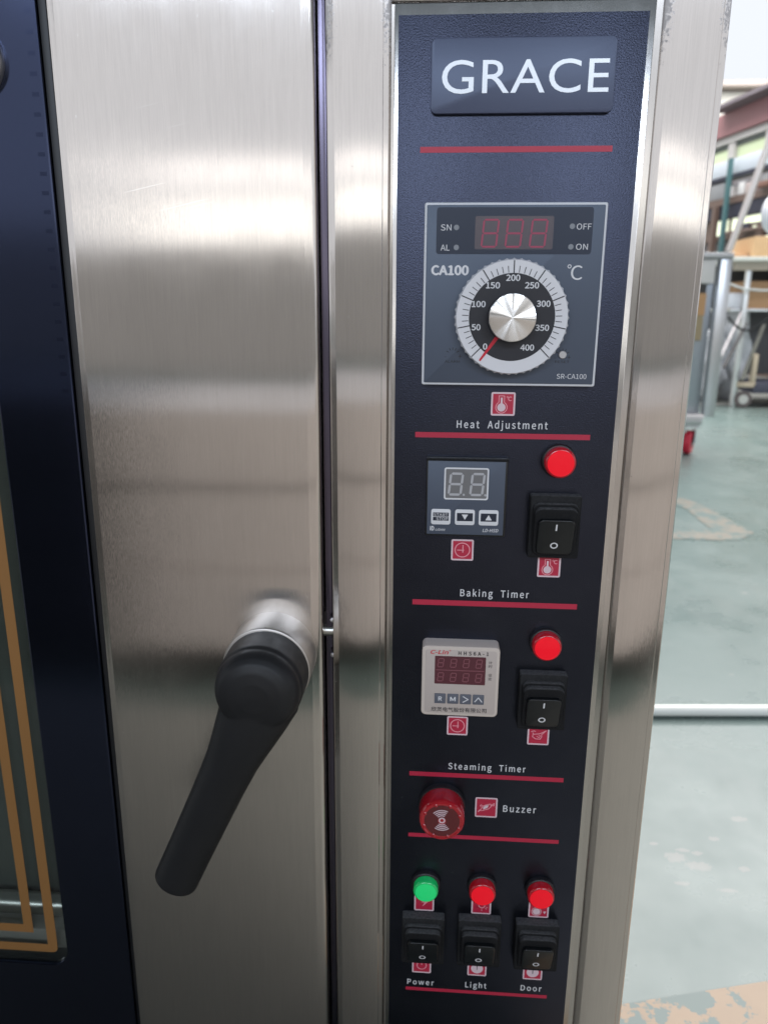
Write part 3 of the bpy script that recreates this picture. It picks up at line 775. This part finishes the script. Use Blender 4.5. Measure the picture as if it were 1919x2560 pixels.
MB().prism([(-324.8, ZT), (-324.8, -451.4), (-615, -451.4), (-615, -444.6), (-331.7, -444.6), (-331.7, ZT)], 1.7, 1.95).build('gold_stripe', M_gold, gl, smooth=0)
m = MB()
for k in range(34):
    z = 143.0-9.9*k; x = -258.0-0.02*k
    m.prism([(x-1.9, z-1.0), (x+1.9, z-1.1), (x+1.9, z+1.1), (x-1.9, z+1.0)], 0.14, 0.19)
m.build('edge_marks', M_mark, gl, smooth=0)['kind'] = 'stuff'
MB().lathe([(18.5, 0.1), (18.5, -4.0), (17.2, -6.0), (16.0, -6.4), (0.05, -6.6)], -291.5, 119.6, 56).build('standoff_cap', M_collar, gl, label='round steel cap at the upper edge of the glass')
MB().box(-615, -303, 40, 44, -470, 205, 0.5).build('inner_grey_panel', mat('grey_inner_panel', (0.085, 0.092, 0.082), 0.4), oven)  # opaque grey panel added so the inside reads lighter through the pane
# steel lip inside, seen through the pane
m = MB(); m.tube([(-615, 24, -446), (-301.5, 24, -446)], 8.0, 24); m.build('inner_bar', M_inner, oven)
m = MB()
pr = [(28, -456), (12, -456), (10.5, -457), (10, -459), (10, -468), (10.5, -471), (12, -474), (15, -477), (20, -479), (28, -480)]
lo = [m.bm.verts.new((-615, y, z)) for y, z in pr]; hi = [m.bm.verts.new((-300, y, z)) for y, z in pr]
for i in range(len(pr)): m.bm.faces.new((lo[i], lo[(i+1) % len(pr)], hi[(i+1) % len(pr)], hi[i]))
m.bm.faces.new(lo); m.bm.faces.new(hi[::-1])
m.build('inner_lip', mat('satin_inner_steel', (0.36, 0.34, 0.31), 0.5, 0.35), oven)

# ---- latch and handle ----------------------------------------------
lb = MB().tube([(-110, 9, -206.3), (-99, 9, -206.3)], 3.6, 20).build('latch_bolt', M_inner, oven)
MB().prism([(-107, -203), (-101.8, -202), (-102.0, -188.6), (-103.4, -190.4), (-107, -194)], 9, 13).build('latch_hook', M_bezel, lb, smooth=0)
for z in (-196.5, -220.5):
    m = MB(); m.lathe([(1.5, 3.2), (1.3, 2.2), (0.1, 1.8)], -101.3, z, 14); m.build('latch_screw', M_reset, lb)

hd = MB().lathe([(26.8, -0.1), (26.8, -25.8), (26.4, -27.0), (25.5, -27.4)], -137.6, -217.3, 96).build('door_handle', M_collar, oven, label='lever handle with black grip on a steel collar', smooth=30)
m = MB()
HX, HZ = -137.2, -217.6
m.lathe([(25.4, -27.2), (25.7, -28.0), (25.6, -47.5), (25.0, -49.3), (24.6, -50.5), (24.7, -52.2), (24.2, -54.6), (22.8, -57.8), (20.0, -60.4), (15.4, -62.2), (9.0, -63.2), (0.5, -63.5)], HX, HZ, 72)
def tube_ell(m, pts, rx, ry, n=36):
    P = [Vector(p) for p in pts]; prev = None
    d = (P[-1]-P[0]).normalized(); v = Vector((0, 1, 0)); u = d.cross(v).normalized(); v = u.cross(d).normalized()
    for i, p in enumerate(P):
        cur = [m.bm.verts.new(p+rx[i]*math.cos(2*math.pi*k/n)*u+ry[i]*math.sin(2*math.pi*k/n)*v) for k in range(n)]
        if prev:
            for k in range(n): m.bm.faces.new((prev[k], prev[(k+1) % n], cur[(k+1) % n], cur[k]))
        else: m.bm.faces.new(cur[::-1])
        prev = cur
    m.bm.faces.new(prev)
A = Vector((-135.0, -48.0, -222.0)); B = Vector((-193.7, -52.0, -351.0)); D = B-A
ts = [0, .12, .25, .33, .45, .6, .8, .955, .98, .993, 1.0]
rx = [22.5, 20.5, 17.6, 16.0, 15.1, 14.6, 14.0, 13.8, 13.8, 13.6, 12.8]
ry = [14.5, 14.3, 14.0, 13.6, 13.2, 13.0, 12.8, 12.7, 12.7, 12.5, 11.8]
tube_ell(m, [A+t*D for t in ts], rx, ry)
gr = m.build('grip', M_grip, hd, smooth=180)
rm = gr.modifiers.new('union', 'REMESH'); rm.mode = 'VOXEL'; rm.voxel_size = 0.0008; rm.use_smooth_shade = True
sm = gr.modifiers.new('blend', 'SMOOTH'); sm.factor = 0.5; sm.iterations = 4

# ================================================================== SURROUNDINGS
FZ = -0.62
# floor -------------------------------------------------------------
M_floor = mat('green_epoxy_floor', (0.3, 0.36, 0.34), 0.3, 0, 1.5)
def floorm(m):
    v = coords(m, (1, 1, 1))
    big = noise(m, v, 0.9, 5, 0.6); mid = noise(m, v, 5.5, 5, 0.65); fine = noise(m, v, 34, 4, 0.65)
    c = ramp(m, big, [(0.3, (0.112, 0.158, 0.146)), (0.5, (0.130, 0.173, 0.160)), (0.7, (0.148, 0.18, 0.167))])
    c = mixc(m, mrange(m, mid, 0.35, 0.8, 0, 0.45), c, (0.11, 0.15, 0.14))
    # worn through patches
    chip = mrange(m, mathn(m, 'ADD', mathn(m, 'MULTIPLY', mid, 0.55), mathn(m, 'MULTIPLY', fine, 0.45)), 0.635, 0.66, 0, 0.75)
    c = mixc(m, chip, c, (0.30, 0.29, 0.27))
    # the bare patches where the paint has come off: centre, half axes
    g = nd(m, 'ShaderNodeNewGeometry'); sp = nd(m, 'ShaderNodeSeparateXYZ'); lk(m, g.outputs['Position'], sp.inputs[0])
    edge = noise(m, v, 210, 5, 0.75); worn_ = None
    for x0, y0, a_, b_ in ((0.250, 0.330, 0.014, 0.010), (0.272, 0.317, 0.016, 0.009), (0.262, 0.343, 0.009, 0.004), (0.277, 0.339, 0.008, 0.004), (0.291, 0.281, 0.012, 0.0035),
                           (0.245, 0.288, 0.011, 0.0035), (0.322, 0.316, 0.007, 0.005), (0.305, 0.366, 0.008, 0.004), (0.231, 0.352, 0.005, 0.0035), (0.349, 0.406, 0.012, 0.006)):
        ex = mathn(m, 'POWER', mathn(m, 'DIVIDE', mathn(m, 'SUBTRACT', sp.outputs['X'], x0), a_), 2.0)
        ey = mathn(m, 'POWER', mathn(m, 'DIVIDE', mathn(m, 'SUBTRACT', sp.outputs['Y'], y0), b_), 2.0)
        d_ = mathn(m, 'ADD', mathn(m, 'ADD', ex, ey), mathn(m, 'MULTIPLY', edge, 3.4))
        k_ = mrange(m, d_, 2.15, 2.6, 0.75, 0)
        worn_ = k_ if worn_ is None else mathn(m, 'MAXIMUM', worn_, k_)
    c = mixc(m, worn_, c, (0.235, 0.23, 0.215))
    sc = noise(m, coords(m, (0.5, 2.2, 1)), 28, 3, 0.6)
    c = mixc(m, mrange(m, sc, 0.66, 0.80, 0, 0.35), c, (0.12, 0.13, 0.13))
    st = noise(m, coords(m, (1.2, 0.35, 1)), 7, 5, 0.7)
    c = mixc(m, mrange(m, st, 0.52, 0.75, 0, 0.35), c, (0.20, 0.22, 0.205))
    lk(m, c, bsdf(m).inputs['Base Color'])
    lk(m, mrange(m, mid, 0.3, 0.7, 0.22, 0.42), bsdf(m).inputs['Roughness'])
    bump(m, mathn(m, 'ADD', mid, mathn(m, 'MULTIPLY', fine, 0.3)), 0.12, 0.004)
floorm(M_floor)
m = MB(); m.obox((0, 0, FZ-0.1), (60, 0, 0), (0, 60, 0), (0, 0, 0.1))
structure(m.build('floor', M_floor, scale=1, smooth=0), 'pale green painted workshop floor')
M_orange = mat('worn_orange_paint', (0.6, 0.4, 0.24), 0.4)
def worn(m, col, thr):
    v = coords(m, (1, 1, 1))
    f = mathn(m, 'ADD', mathn(m, 'MULTIPLY', noise(m, v, 13, 5, 0.65), 0.6), mathn(m, 'MULTIPLY', noise(m, v, 45, 3, 0.6), 0.4))
    k = mrange(m, f, thr, thr+0.02, 0, 1)
    c = mixc(m, k, mixc(m, noise(m, v, 30, 3), tuple(0.8*x for x in col), col), (0.118, 0.16, 0.148))
    lk(m, c, bsdf(m).inputs['Base Color'])
worn(M_orange, (0.36, 0.235, 0.14), 0.53)
M_tan = mat('faded_tan_paint', (0.55, 0.44, 0.33), 0.35); worn(M_tan, (0.24, 0.215, 0.175), 0.49)
def floor_poly(name, pts, z, mt, label):
    m = MB(); a = [m.bm.verts.new((x, y, z)) for x, y in pts]; m.bm.faces.new(a)
    o = m.build(name, mt, scale=1, smooth=0); return structure(o, label)
floor_poly('floor_marking', [(0.05, 0.105), (0.30, 0.167), (1.5, 0.46), (1.5, 0.25), (0.30, -0.03), (0.05, -0.09)], FZ+0.0012, M_orange, 'worn orange floor stripe in the foreground')
floor_poly('floor_marking', [(0.75, 2.15), (0.82, 2.05), (0.87, 1.70), (0.80, 1.62), (0.59, 1.62), (0.60, 1.70), (0.76, 1.72), (0.76, 1.95), (0.70, 2.12)], FZ+0.0012, M_tan, 'faded tan floor marking beyond the pipe')
# white pipe lying on the floor
M_pipe = mat('white_pvc', (0.86, 0.85, 0.79), 0.35)
m = MB(); m.tube([(-0.5, 0.612, FZ+0.0095), (0.31, 0.652, FZ+0.0095), (0.49, 0.666, FZ+0.0095), (1.6, 0.73, FZ+0.0095)], 0.0088, 16)
tag(m.build('floor_pipe', M_pipe, scale=1), 'white plastic pipe lying across the green floor', 'pipe')

# stainless cabinet on casters behind the oven
M_cab = mat('cabinet_steel', (0.55, 0.55, 0.55), 0.3, 1.0)
M_cabs = mat('cabinet_satin_sheet', (0.42, 0.45, 0.48), 0.35, 0.9)
cab = thing('steel_cabinet', 'stainless steel cabinet on red casters standing behind the oven', 'cabinet', (0.75, 3.2, FZ))
def CB(name, x0, x1, y0, y1, z0, z1, mt, bev=0.004, par=None):
    m = MB(); m.box(x0-0.75, x1-0.75, y0-3.2, y1-3.2, z0-FZ, z1-FZ, bev); return m.build(name, mt, par or cab, scale=1)
CB('cabinet_body', 0.40, 1.095, 2.93, 3.55, -0.445, 0.19, M_cabs)
CB('cabinet_top', 0.38, 1.15, 2.89, 3.58, 0.192, 0.215, M_cab)
CB('corner_post', 1.10, 1.147, 2.89, 2.935, -0.452, 0.19, M_cab)
CB('corner_post', 0.385, 0.43, 2.89, 2.928, -0.452, 0.19, M_cab)
CB('upper_panel', 0.44, 1.085, 2.90, 2.928, 0.095, 0.188, mat('cabinet_pale_panel', (0.70, 0.66, 0.62), 0.4), 0.002)
CB('opening_shade_sheet', 0.60, 1.062, 2.915, 2.929, -0.135, 0.09, mat('opening_shade', (0.05, 0.045, 0.04), 0.5), 0.001)  # dark sheet stands for the shaded inside of the opening
CB('bottom_ledge', 0.39, 1.098, 2.87, 2.929, -0.455, -0.443, mat('pale_ledge', (0.72, 0.66, 0.64), 0.35), 0.002)
CB('bottom_rail', 0.39, 1.10, 2.89, 2.95, -0.487, -0.457, M_cab)
M_rubred = mat('red_polyurethane', (0.52, 0.02, 0.045), 0.35)
def caster(x, y):
    x -= 0.75; y -= 3.2
    m = MB(); m.obox((x, y, 0.125), (0.032, 0, 0), (0, 0.032, 0), (0, 0, 0.006))
    m.obox((x-0.022, y, 0.085), (0.003, 0, 0), (0, 0.02, 0), (0, 0, 0.035)); m.obox((x+0.022, y, 0.085), (0.003, 0, 0), (0, 0.02, 0), (0, 0, 0.035))
    f = m.build('caster', M_cab, cab, scale=1)
    def wheel(r, hw, mt, nm):
        m = MB(); m.lathe([(r-0.006, -hw), (r, -hw+0.006), (r, hw-0.006), (r-0.006, hw)], 0, 0, 32)
        bmesh.ops.rotate(m.bm, cent=(0, 0, 0), matrix=Matrix.Rotation(R(62), 3, 'Z'), verts=m.bm.verts)
        bmesh.ops.translate(m.bm, vec=(x, y, 0.053), verts=m.bm.verts)
        m.build(nm, mt, f, scale=1)
    wheel(0.052, 0.017, M_rubred, 'wheel'); wheel(0.026, 0.019, M_seal, 'hub'); wheel(0.012, 0.022, M_cab, 'axle')
for x, y in ((1.062, 2.93), (0.45, 2.93), (1.062, 3.5), (0.45, 3.5)): caster(x, y)
# goods set before the dark sheet of the opening
m = MB(); m.obox((1.038, 2.905, 0.012), (0.022, 0, 0), (0, 0.006, 0), (0, 0, 0.044)); tag(m.build('cardboard_box', mat('kraft_card', (0.50, 0.28, 0.13), 0.7), scale=1), 'narrow orange-brown carton leaning on the front of the steel cabinet', 'box')
m = MB(); m.obox((1.036, 2.905, -0.083), (0.021, 0, 0), (0, 0.006, 0), (0, 0, 0.05)); tag(m.build('wooden_block', mat('tan_wood', (0.34, 0.26, 0.15), 0.7), scale=1), 'tan wooden block below the carton on the front of the steel cabinet', 'block')

# back wall of the yard
M_wall = mat('cream_plaster', (0.82, 0.79, 0.72), 0.8)
m = MB(); m.obox((6, 11.0, 1.05), (16, 0, 0), (0, 0.1, 0), (0, 0, 1.69))
tag(m.build('back_wall', M_wall, scale=1, smooth=0), 'tall cream wall at the far end under the white sky', 'wall')
m = MB(); m.obox((6, 10.87, 2.80), (16, 0, 0), (0, 0.16, 0), (0, 0, 0.03))
o = m.build('wall_coping', mat('pinkish_coping', (0.60, 0.50, 0.46), 0.7), scale=1, smooth=0); tag(o, 'thin pinkish coping running along the top of the cream wall', 'coping')

# cabin with maroon fascia on the right; local x runs along its front, y into it
TH = math.atan2(-0.979, 0.2035)
cabin = thing('workshop_cabin', 'cabin with maroon fascia and a row of pale green windows', 'cabin', (2.69, 8.0, FZ), TH)
def LB(name, root, x0, x1, y0, y1, z0, z1, mt, bev=0.0):
    m = MB(); m.box(x0, x1, y0, y1, z0-FZ, z1-FZ, bev); return m.build(name, mt, root, scale=1, smooth=0)
M_maroon = mat('maroon_sheet', (0.36, 0.17, 0.18), 0.5)
M_frame = mat('white_frame', (0.66, 0.62, 0.60), 0.5)
M_green = mat('pale_green_glass', (0.55, 0.63, 0.40), 0.25, emit=(0.80, 0.92, 0.62), es=0.36)  # green panes given a glow for the daylight behind them
M_lit = mat('glowing_green_pane', (0.75, 0.80, 0.60), 0.25, emit=(0.93, 1.0, 0.76), es=0.8)  # stronger daylight glow put into the pane material
M_dark = mat('dark_interior', (0.035, 0.035, 0.055), 0.6)
M_brown = mat('brown_paint', (0.16, 0.105, 0.085), 0.55)
M_greyp = mat('grey_purple_board', (0.20, 0.165, 0.185), 0.6)
LB('wall', cabin, -1.5, 2.6, 0.12, 0.3, FZ, 1.828, M_brown)
LB('fascia', cabin, -1.2, 2.6, 0.0, 0.11, 1.625, 1.83, M_maroon)
LB('roof_eave', cabin, 0.06, 2.8, -0.16, 0.30, 1.832, 1.865, M_greyp)
LB('window_frame', cabin, -0.9, 2.6, 0.04, 0.11, 1.56, 1.62, M_frame)
for i, (x0, x1) in enumerate(((-0.55, 0.10), (0.215, 0.70), (0.80, 1.30), (1.4, 1.9))):
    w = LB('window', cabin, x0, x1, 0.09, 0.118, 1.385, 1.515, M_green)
    LB('window_head', cabin, x0, x1, 0.07, 0.115, 1.517, 1.558, mat('dark_window_head', (0.12, 0.14, 0.13), 0.5))  # dark strip along the top of each pane
for x in (0.105, 0.70, 1.305): LB('mullion', cabin, x, x+0.105, 0.05, 0.116, 1.38, 1.556, M_frame)
LB('window_sill', cabin, -0.9, 2.6, 0.0, 0.114, 1.355, 1.380, mat('dark_sill', (0.10, 0.10, 0.09), 0.5))
LB('dark_bay', cabin, -1.2, 2.6, 0.06, 0.116, 0.88, 1.352, mat('dim_grey_bay', (0.22, 0.20, 0.21), 0.6))
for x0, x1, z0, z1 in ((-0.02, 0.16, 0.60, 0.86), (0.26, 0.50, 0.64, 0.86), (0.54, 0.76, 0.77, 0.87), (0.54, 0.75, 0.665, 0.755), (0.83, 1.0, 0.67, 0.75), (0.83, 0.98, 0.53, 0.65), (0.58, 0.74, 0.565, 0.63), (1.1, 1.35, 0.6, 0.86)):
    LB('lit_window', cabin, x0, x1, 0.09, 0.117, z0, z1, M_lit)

# storage rack in front of the cabin
rack = thing('storage_rack', 'green posted storage rack with brown shelf boards full of clutter', 'rack', (2.28, 6.73, FZ), TH)
M_teal = mat('teal_post_paint', (0.06, 0.145, 0.155), 0.45)
for x in (0.175, 1.5): LB('post', rack, x, x+0.04, 0.0, 0.03, FZ, 1.19, M_teal, 0.004)
LB('shelf', rack, -0.7, 1.7, 0.062, 0.15, 0.845, 0.90, M_brown)
LB('shelf', rack, -0.7, 1.7, 0.062, 0.15, 0.56, 0.60, M_brown)
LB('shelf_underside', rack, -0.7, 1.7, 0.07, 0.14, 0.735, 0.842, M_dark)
LB('shelf', rack, -0.7, 1.7, 0.062, 0.15, 1.045, 1.075, M_dark)
LB('rail', rack, 0.42, 1.0, 0.02, 0.06, 0.635, 0.655, M_brown)
LB('upright', rack, 0.66, 0.73, 0.02, 0.06, 0.45, 0.63, M_brown)
LB('upright', rack, -0.02, 0.03, 0.02, 0.06, 0.44, 0.84, M_brown)
LB('back_board', rack, -0.7, 0.43, 0.10, 0.14, 0.40, 0.585, mat('dim_board', (0.21, 0.185, 0.185), 0.6))
RX = (0.2035, -0.979); RY = (0.979, 0.2035)
def rp(x, y, z, o=(2.28, 6.73)): return (o[0]+x*RX[0]+y*RY[0], o[1]+x*RX[1]+y*RY[1], z)
def on_rack(name, x0, x1, y0, y1, z0, z1, mt, label, cat, group=None, bev=0.006):
    m = MB(); m.box(x0, x1, y0, y1, z0, z1, bev)
    o = m.build(name, mt, scale=1, smooth=30); o.location = (2.28, 6.73, 0); o.rotation_euler = (0, 0, TH)
    return tag(o, label, cat, group)
M_sheet = mat('pale_blue_sheet', (0.62, 0.66, 0.72), 0.5)
M_wclut = mat('white_clutter', (0.75, 0.73, 0.72), 0.5)
M_gclut = mat('grey_clutter', (0.28, 0.28, 0.29), 0.5)
on_rack('plastic_tray', -0.5, 0.62, 0.07, 0.145, 1.078, 1.20, M_sheet, 'pale blue plastic tray on the top board of the rack', 'tray')
on_rack('white_jar', 0.10, 0.165, 0.07, 0.145, 0.902, 0.985, M_wclut, 'small white jar on the rack left of the teal post', 'jar')
on_rack('white_carton', 0.255, 0.335, 0.07, 0.145, 0.902, 1.0, M_wclut, 'white carton on the rack just right of the teal post', 'box')
on_rack('pink_pot', 0.36, 0.44, 0.07, 0.145, 0.902, 0.98, mat('dull_pink', (0.50, 0.40, 0.38), 0.5), 'dull pink pot beside the white carton on the rack', 'pot')
on_rack('grey_bin', 0.56, 0.95, 0.07, 0.145, 0.902, 1.01, M_gclut, 'grey storage bin at the right end of the rack shelf', 'bin')
on_rack('dark_motor', -0.3, 0.05, 0.07, 0.145, 0.902, 1.03, M_gclut, 'grey motor housing at the left end of the rack shelf', 'motor')

on_rack('dark_tool_case', 0.44, 0.56, 0.01, 0.05, 0.602, 0.66, M_dark, 'small dark tool case on the lower rack shelf', 'case')
on_rack('black_coil', 0.86, 1.1, 0.01, 0.05, 0.602, 0.73, M_dark, 'black hose coil at the right end of the lower rack shelf', 'coil')
on_rack('brown_plank', 0.30, 1.3, -0.03, -0.005, 0.585, 0.612, M_brown, 'narrow brown plank laid along the front of the lower rack shelf', 'plank')
on_rack('rusty_bracket', 0.60, 0.80, 0.01, 0.05, 0.905, 0.95, mat('rusty_iron', (0.22, 0.11, 0.08), 0.6), 'rusty bracket on the upper rack shelf', 'bracket')
# things at the worktable
M_steelbar = mat('table_steel', (0.68, 0.68, 0.66), 0.3, 0.8)
M_card = mat('cardboard', (0.46, 0.27, 0.14), 0.75)
M_card2 = mat('pale_cardboard', (0.60, 0.40, 0.22), 0.75)
tb = thing('worktable', 'steel worktable with a bright front edge, boxes stored on and under it', 'table', (2.4, 4.9, FZ))
def TBX(name, x0, x1, y0, y1, z0, z1, mt, par=tb, bev=0.003):
    m = MB(); m.box(x0-2.4, x1-2.4, y0-4.9, y1-4.9, z0-FZ, z1-FZ, bev); return m.build(name, mt, par, scale=1)
TBX('tabletop', 1.75, 3.1, 4.6, 5.25, 0.278, 0.305, mat('bright_edge', (0.80, 0.79, 0.70), 0.3))
TBX('apron', 1.78, 3.08, 4.62, 4.66, 0.225, 0.277, mat('tan_apron', (0.42, 0.36, 0.28), 0.5))
TBX('leg', 1.86, 1.885, 4.62, 4.66, FZ+0.001, 0.224, M_steelbar)
TBX('leg', 3.0, 3.04, 4.62, 4.66, FZ+0.001, 0.224, M_steelbar)
TBX('leg', 1.80, 1.835, 5.15, 5.2, FZ+0.001, 0.277, M_steelbar)
TBX('back_panel', 1.80, 3.05, 5.21, 5.235, -0.45, 0.277, mat('dim_back_panel', (0.12, 0.115, 0.12), 0.6))
TBX('under_shelf', 1.80, 3.05, 4.67, 5.2, -0.02, -0.005, M_steelbar)
m = MB(); m.tube([(1.74, 4.58, 0.145), (1.82, 4.56, 0.115), (1.92, 4.55, 0.105), (2.3, 4.55, 0.11)], 0.007, 8); m.build('wire_rail', M_steelbar, None, scale=1)
bpy.data.objects['wire_rail'].parent = tb; bpy.data.objects['wire_rail'].location = (-2.4, -4.9, -FZ)
def loose(name, x0, x1, y0, y1, z0, z1, mt, label, cat, rz=0.0, group=None):
    cx, cy = (x0+x1)/2, (y0+y1)/2; m = MB(); m.box(x0-cx, x1-cx, y0-cy, y1-cy, 0, z1-z0, 0.006)
    o = m.build(name, mt, scale=1); o.location = (cx, cy, z0); o.rotation_euler = (0, 0, rz); return tag(o, label, cat, group)
loose('cardboard_box', 1.91, 2.4, 4.70, 5.1, 0.306, 0.43, M_card2, 'pale orange carton standing on the worktable', 'box')
loose('cardboard_box', 1.79, 1.90, 4.75, 5.0, 0.306, 0.335, M_card, 'flat brown carton lying on the worktable', 'box')
loose('cardboard_box', 1.90, 2.35, 4.70, 5.1, -0.004, 0.165, M_card, 'brown carton on the shelf under the worktable', 'box')
loose('plastic_bag', 1.79, 1.875, 4.68, 4.9, 0.0, 0.092, mat('white_film', (0.78, 0.78, 0.82), 0.35), 'white plastic bag on the shelf under the worktable', 'bag')
# round white shade
m = MB(); m.lathe([(0.115, -0.02), (0.112, -0.035), (0.09, -0.06), (0.05, -0.075), (0.01, -0.08)], 0, 0, 40)
o = m.build('fan_cover', mat('white_dome', (0.80, 0.80, 0.84), 0.4), scale=1); o.location = (1.955, 4.60, 0.545); o.rotation_euler = (0, 0, R(25)); tag(o, 'round white dome hanging above the worktable', 'cover')
# leaning steel pole
m = MB(); m.tube([(1.69, 4.5, 0.33), (1.745, 4.48, 0.56), (1.865, 4.45, 1.08)], [0.02, 0.02, 0.02], 14)
tag(m.build('leaning_pole', mat('galvanised_pole', (0.68, 0.62, 0.58), 0.32, 0.7), scale=1), 'pale steel pole leaning above the steel cabinet', 'pole')
# plastic film, pipes and trolley below the table
M_film2 = mat('clear_film_roll', (0.66, 0.66, 0.68), 0.3)
def lump(name, c, s, mt, label, cat, seed):
    m = MB(); bmesh.ops.create_icosphere(m.bm, subdivisions=4, radius=1.0); rnd = random.Random(seed); ph = [rnd.random()*6 for _ in range(9)]
    for v in m.bm.verts:
        d = v.co.copy(); k = 1+0.13*math.sin(5*d.x+ph[0])*math.cos(4*d.y+ph[1])+0.09*math.sin(9*d.z+ph[2]+3*d.x)+0.05*math.sin(17*d.x+ph[3])*math.sin(15*d.z+ph[4])
        v.co = Vector((d.x*k*s[0], d.y*k*s[1], d.z*k*s[2]))
    o = m.build(name, mt, scale=1, smooth=60); o.location = c; return tag(o, label, cat)
lump('plastic_bundle', (1.79, 5.0, -0.36), (0.14, 0.2, 0.255), M_film2, 'crumpled clear plastic bundle on the floor beside the steel cabinet', 'bundle', 3)
lump('plastic_bundle', (1.99, 5.05, -0.30), (0.10, 0.16, 0.31), mat('white_film_roll', (0.72, 0.72, 0.73), 0.35), 'taller whitish plastic bundle standing under the worktable', 'bundle', 5)
M_rod = mat('grey_rod', (0.5, 0.47, 0.47), 0.4, 0.6)
for (p, q, r, lab, mt) in (((1.72, 4.52, -0.30), (1.88, 4.66, 0.0), 0.013, 'pale rod slanting up from the steel cabinet to the worktable', M_rod),
                           ((1.74, 4.50, -0.36), (1.90, 4.64, -0.09), 0.010, 'dark rod slanting below the pale rod', mat('dark_rod', (0.09, 0.08, 0.08), 0.5)),
                           ((1.89, 4.58, -0.44), (2.03, 4.70, -0.10), 0.013, 'dark olive rod leaning in front of the plastic bundles', mat('olive_rod', (0.16, 0.155, 0.13), 0.5))):
    m = MB(); m.tube([p, q], r, 10); tag(m.build('steel_rod', mt, scale=1), lab, 'rod')
m = MB(); pts = []
for i in range(26):
    t = i/25; pts.append((1.73+0.34*t, 4.50+0.02*math.sin(7*t), -0.05-0.10*math.sin(math.pi*min(t*1.25, 1))+0.05*t))
m.tube(pts, 0.007, 8); tag(m.build('black_cable', M_seal, scale=1), 'black cable sagging in front of the plastic bundles', 'cable')
loose('timber_post', 1.955, 1.985, 4.60, 4.63, -0.455, -0.28, mat('pale_timber', (0.52, 0.43, 0.31), 0.6), 'short pale timber upright on the small trolley', 'post')
tr = thing('small_trolley', 'low trolley with timber frame and dark base under the worktable', 'trolley', (2.1, 4.75, FZ))
def TR(name, x0, x1, y0, y1, z0, z1, mt):
    m = MB(); m.box(x0-2.1, x1-2.1, y0-4.75, y1-4.75, z0-FZ, z1-FZ, 0.004); m.build(name, mt, tr, scale=1)
TR('timber_frame', 1.88, 1.99, 4.6, 4.64, -0.488, -0.458, mat('pale_timber', (0.52, 0.43, 0.31), 0.6))
TR('base_tray', 1.975, 2.5, 4.6, 4.95, -0.525, -0.46, mat('dark_blue_plastic', (0.06, 0.06, 0.085), 0.5))
for x in (1.925, 2.4):
    m = MB(); m.lathe([(0.052, -0.012), (0.052, 0.012)], 0, 0, 24); m.bm.verts.ensure_lookup_table()
    o = m.build('wheel', mat('brown_wheel', (0.12, 0.095, 0.09), 0.5), tr, scale=1); o.location = (x-2.1, -0.13, 0.055)
    m = MB(); m.lathe([(0.03, -0.016), (0.03, 0.016)], 0, 0, 20); h = m.build('hub', mat('pale_hub', (0.5, 0.5, 0.46), 0.5), o, scale=1)
M_under = mat('dusty_concrete', (0.20, 0.20, 0.185), 0.7)
floor_poly('dusty_floor', [(1.2, 4.60), (2.2, 4.75), (5, 5.2), (5, 7.5), (0.8, 7.5)], FZ+0.004, M_under, 'dusty grey floor under the worktable and rack')

# unseen overhead sheet added to block sky light from the aisle
m = MB(); m.obox((-1, -2.4, 3.3), (10, 0, 0), (0, 3.0, 0), (0, 0, 0.08))
structure(m.build('overhead_shade', mat('shade_sheet', (0.30, 0.31, 0.33), 0.7), scale=1, smooth=0), 'unseen overhead sheet added to shade the front of the hall')
floor_poly('reflection_sheet', [(-2.6, -0.66), (1.2, -0.66), (1.2, -0.05), (-2.6, -0.05)], FZ+0.004, mat('grey_reflection_sheet', (0.31, 0.31, 0.285), 0.6), 'unseen grey sheet added to tone the reflections in the oven front')  # added unseen sheet that sets the tone mirrored in the lower steel
# unseen blocks added to set the tones mirrored in the steel and glass
M_pale = mat('pale_block', (0.46, 0.42, 0.395), 0.7)
M_charcoal = mat('charcoal_block', (0.05, 0.048, 0.047), 0.6)
def tone_block(x0, x1, mt, label):
    cr = thing('reflection_block', label, 'tone_block', ((x0+x1)/2, -0.97, FZ)); h = (x1-x0)/2-0.01
    def CR(name, xa, xb, y0, y1, z0, z1, mm):
        m = MB(); m.box(xa, xb, y0, y1, z0, z1, 0.004); m.build(name, mm, cr, scale=1)
    CR('board', -h, h, -0.3, 0.27, 0.36, 0.475, mt)
    CR('board', -h, h, -0.3, 0.26, 0.22, 0.356, mt)
    CR('board', -h, h, -0.3, 0.27, 0.085, 0.216, mt)
    for x in (-h+0.1, h-0.1): CR('dark_base', x-0.09, x+0.09, -0.28, 0.25, 0.001, 0.084, mat('dark_block_base', (0.05, 0.048, 0.045), 0.7))  # dark base added for the dark band mirrored in the steel
tone_block(-1.5, -0.585, M_charcoal, 'unseen charcoal block added to darken the reflections in the door glass')
tone_block(-0.575, 0.6, M_pale, 'unseen pale block added for the reflections opposite the control panel')
tone_block(-3.6, -1.51, M_pale, 'long unseen pale block added left of the charcoal one')
tone_block(0.61, 3.0, M_pale, 'long unseen pale block added at the right end of the row')
m = MB(); m.obox((0, -9.4, 0.14), (14, 0, 0), (0, 0.3, 0), (0, 0, 0.755))
tag(m.build('low_wall', mat('grey_plaster', (0.68, 0.63, 0.60), 0.8), scale=1, smooth=0), 'long low grey wall across the aisle below the bright windows', 'wall')
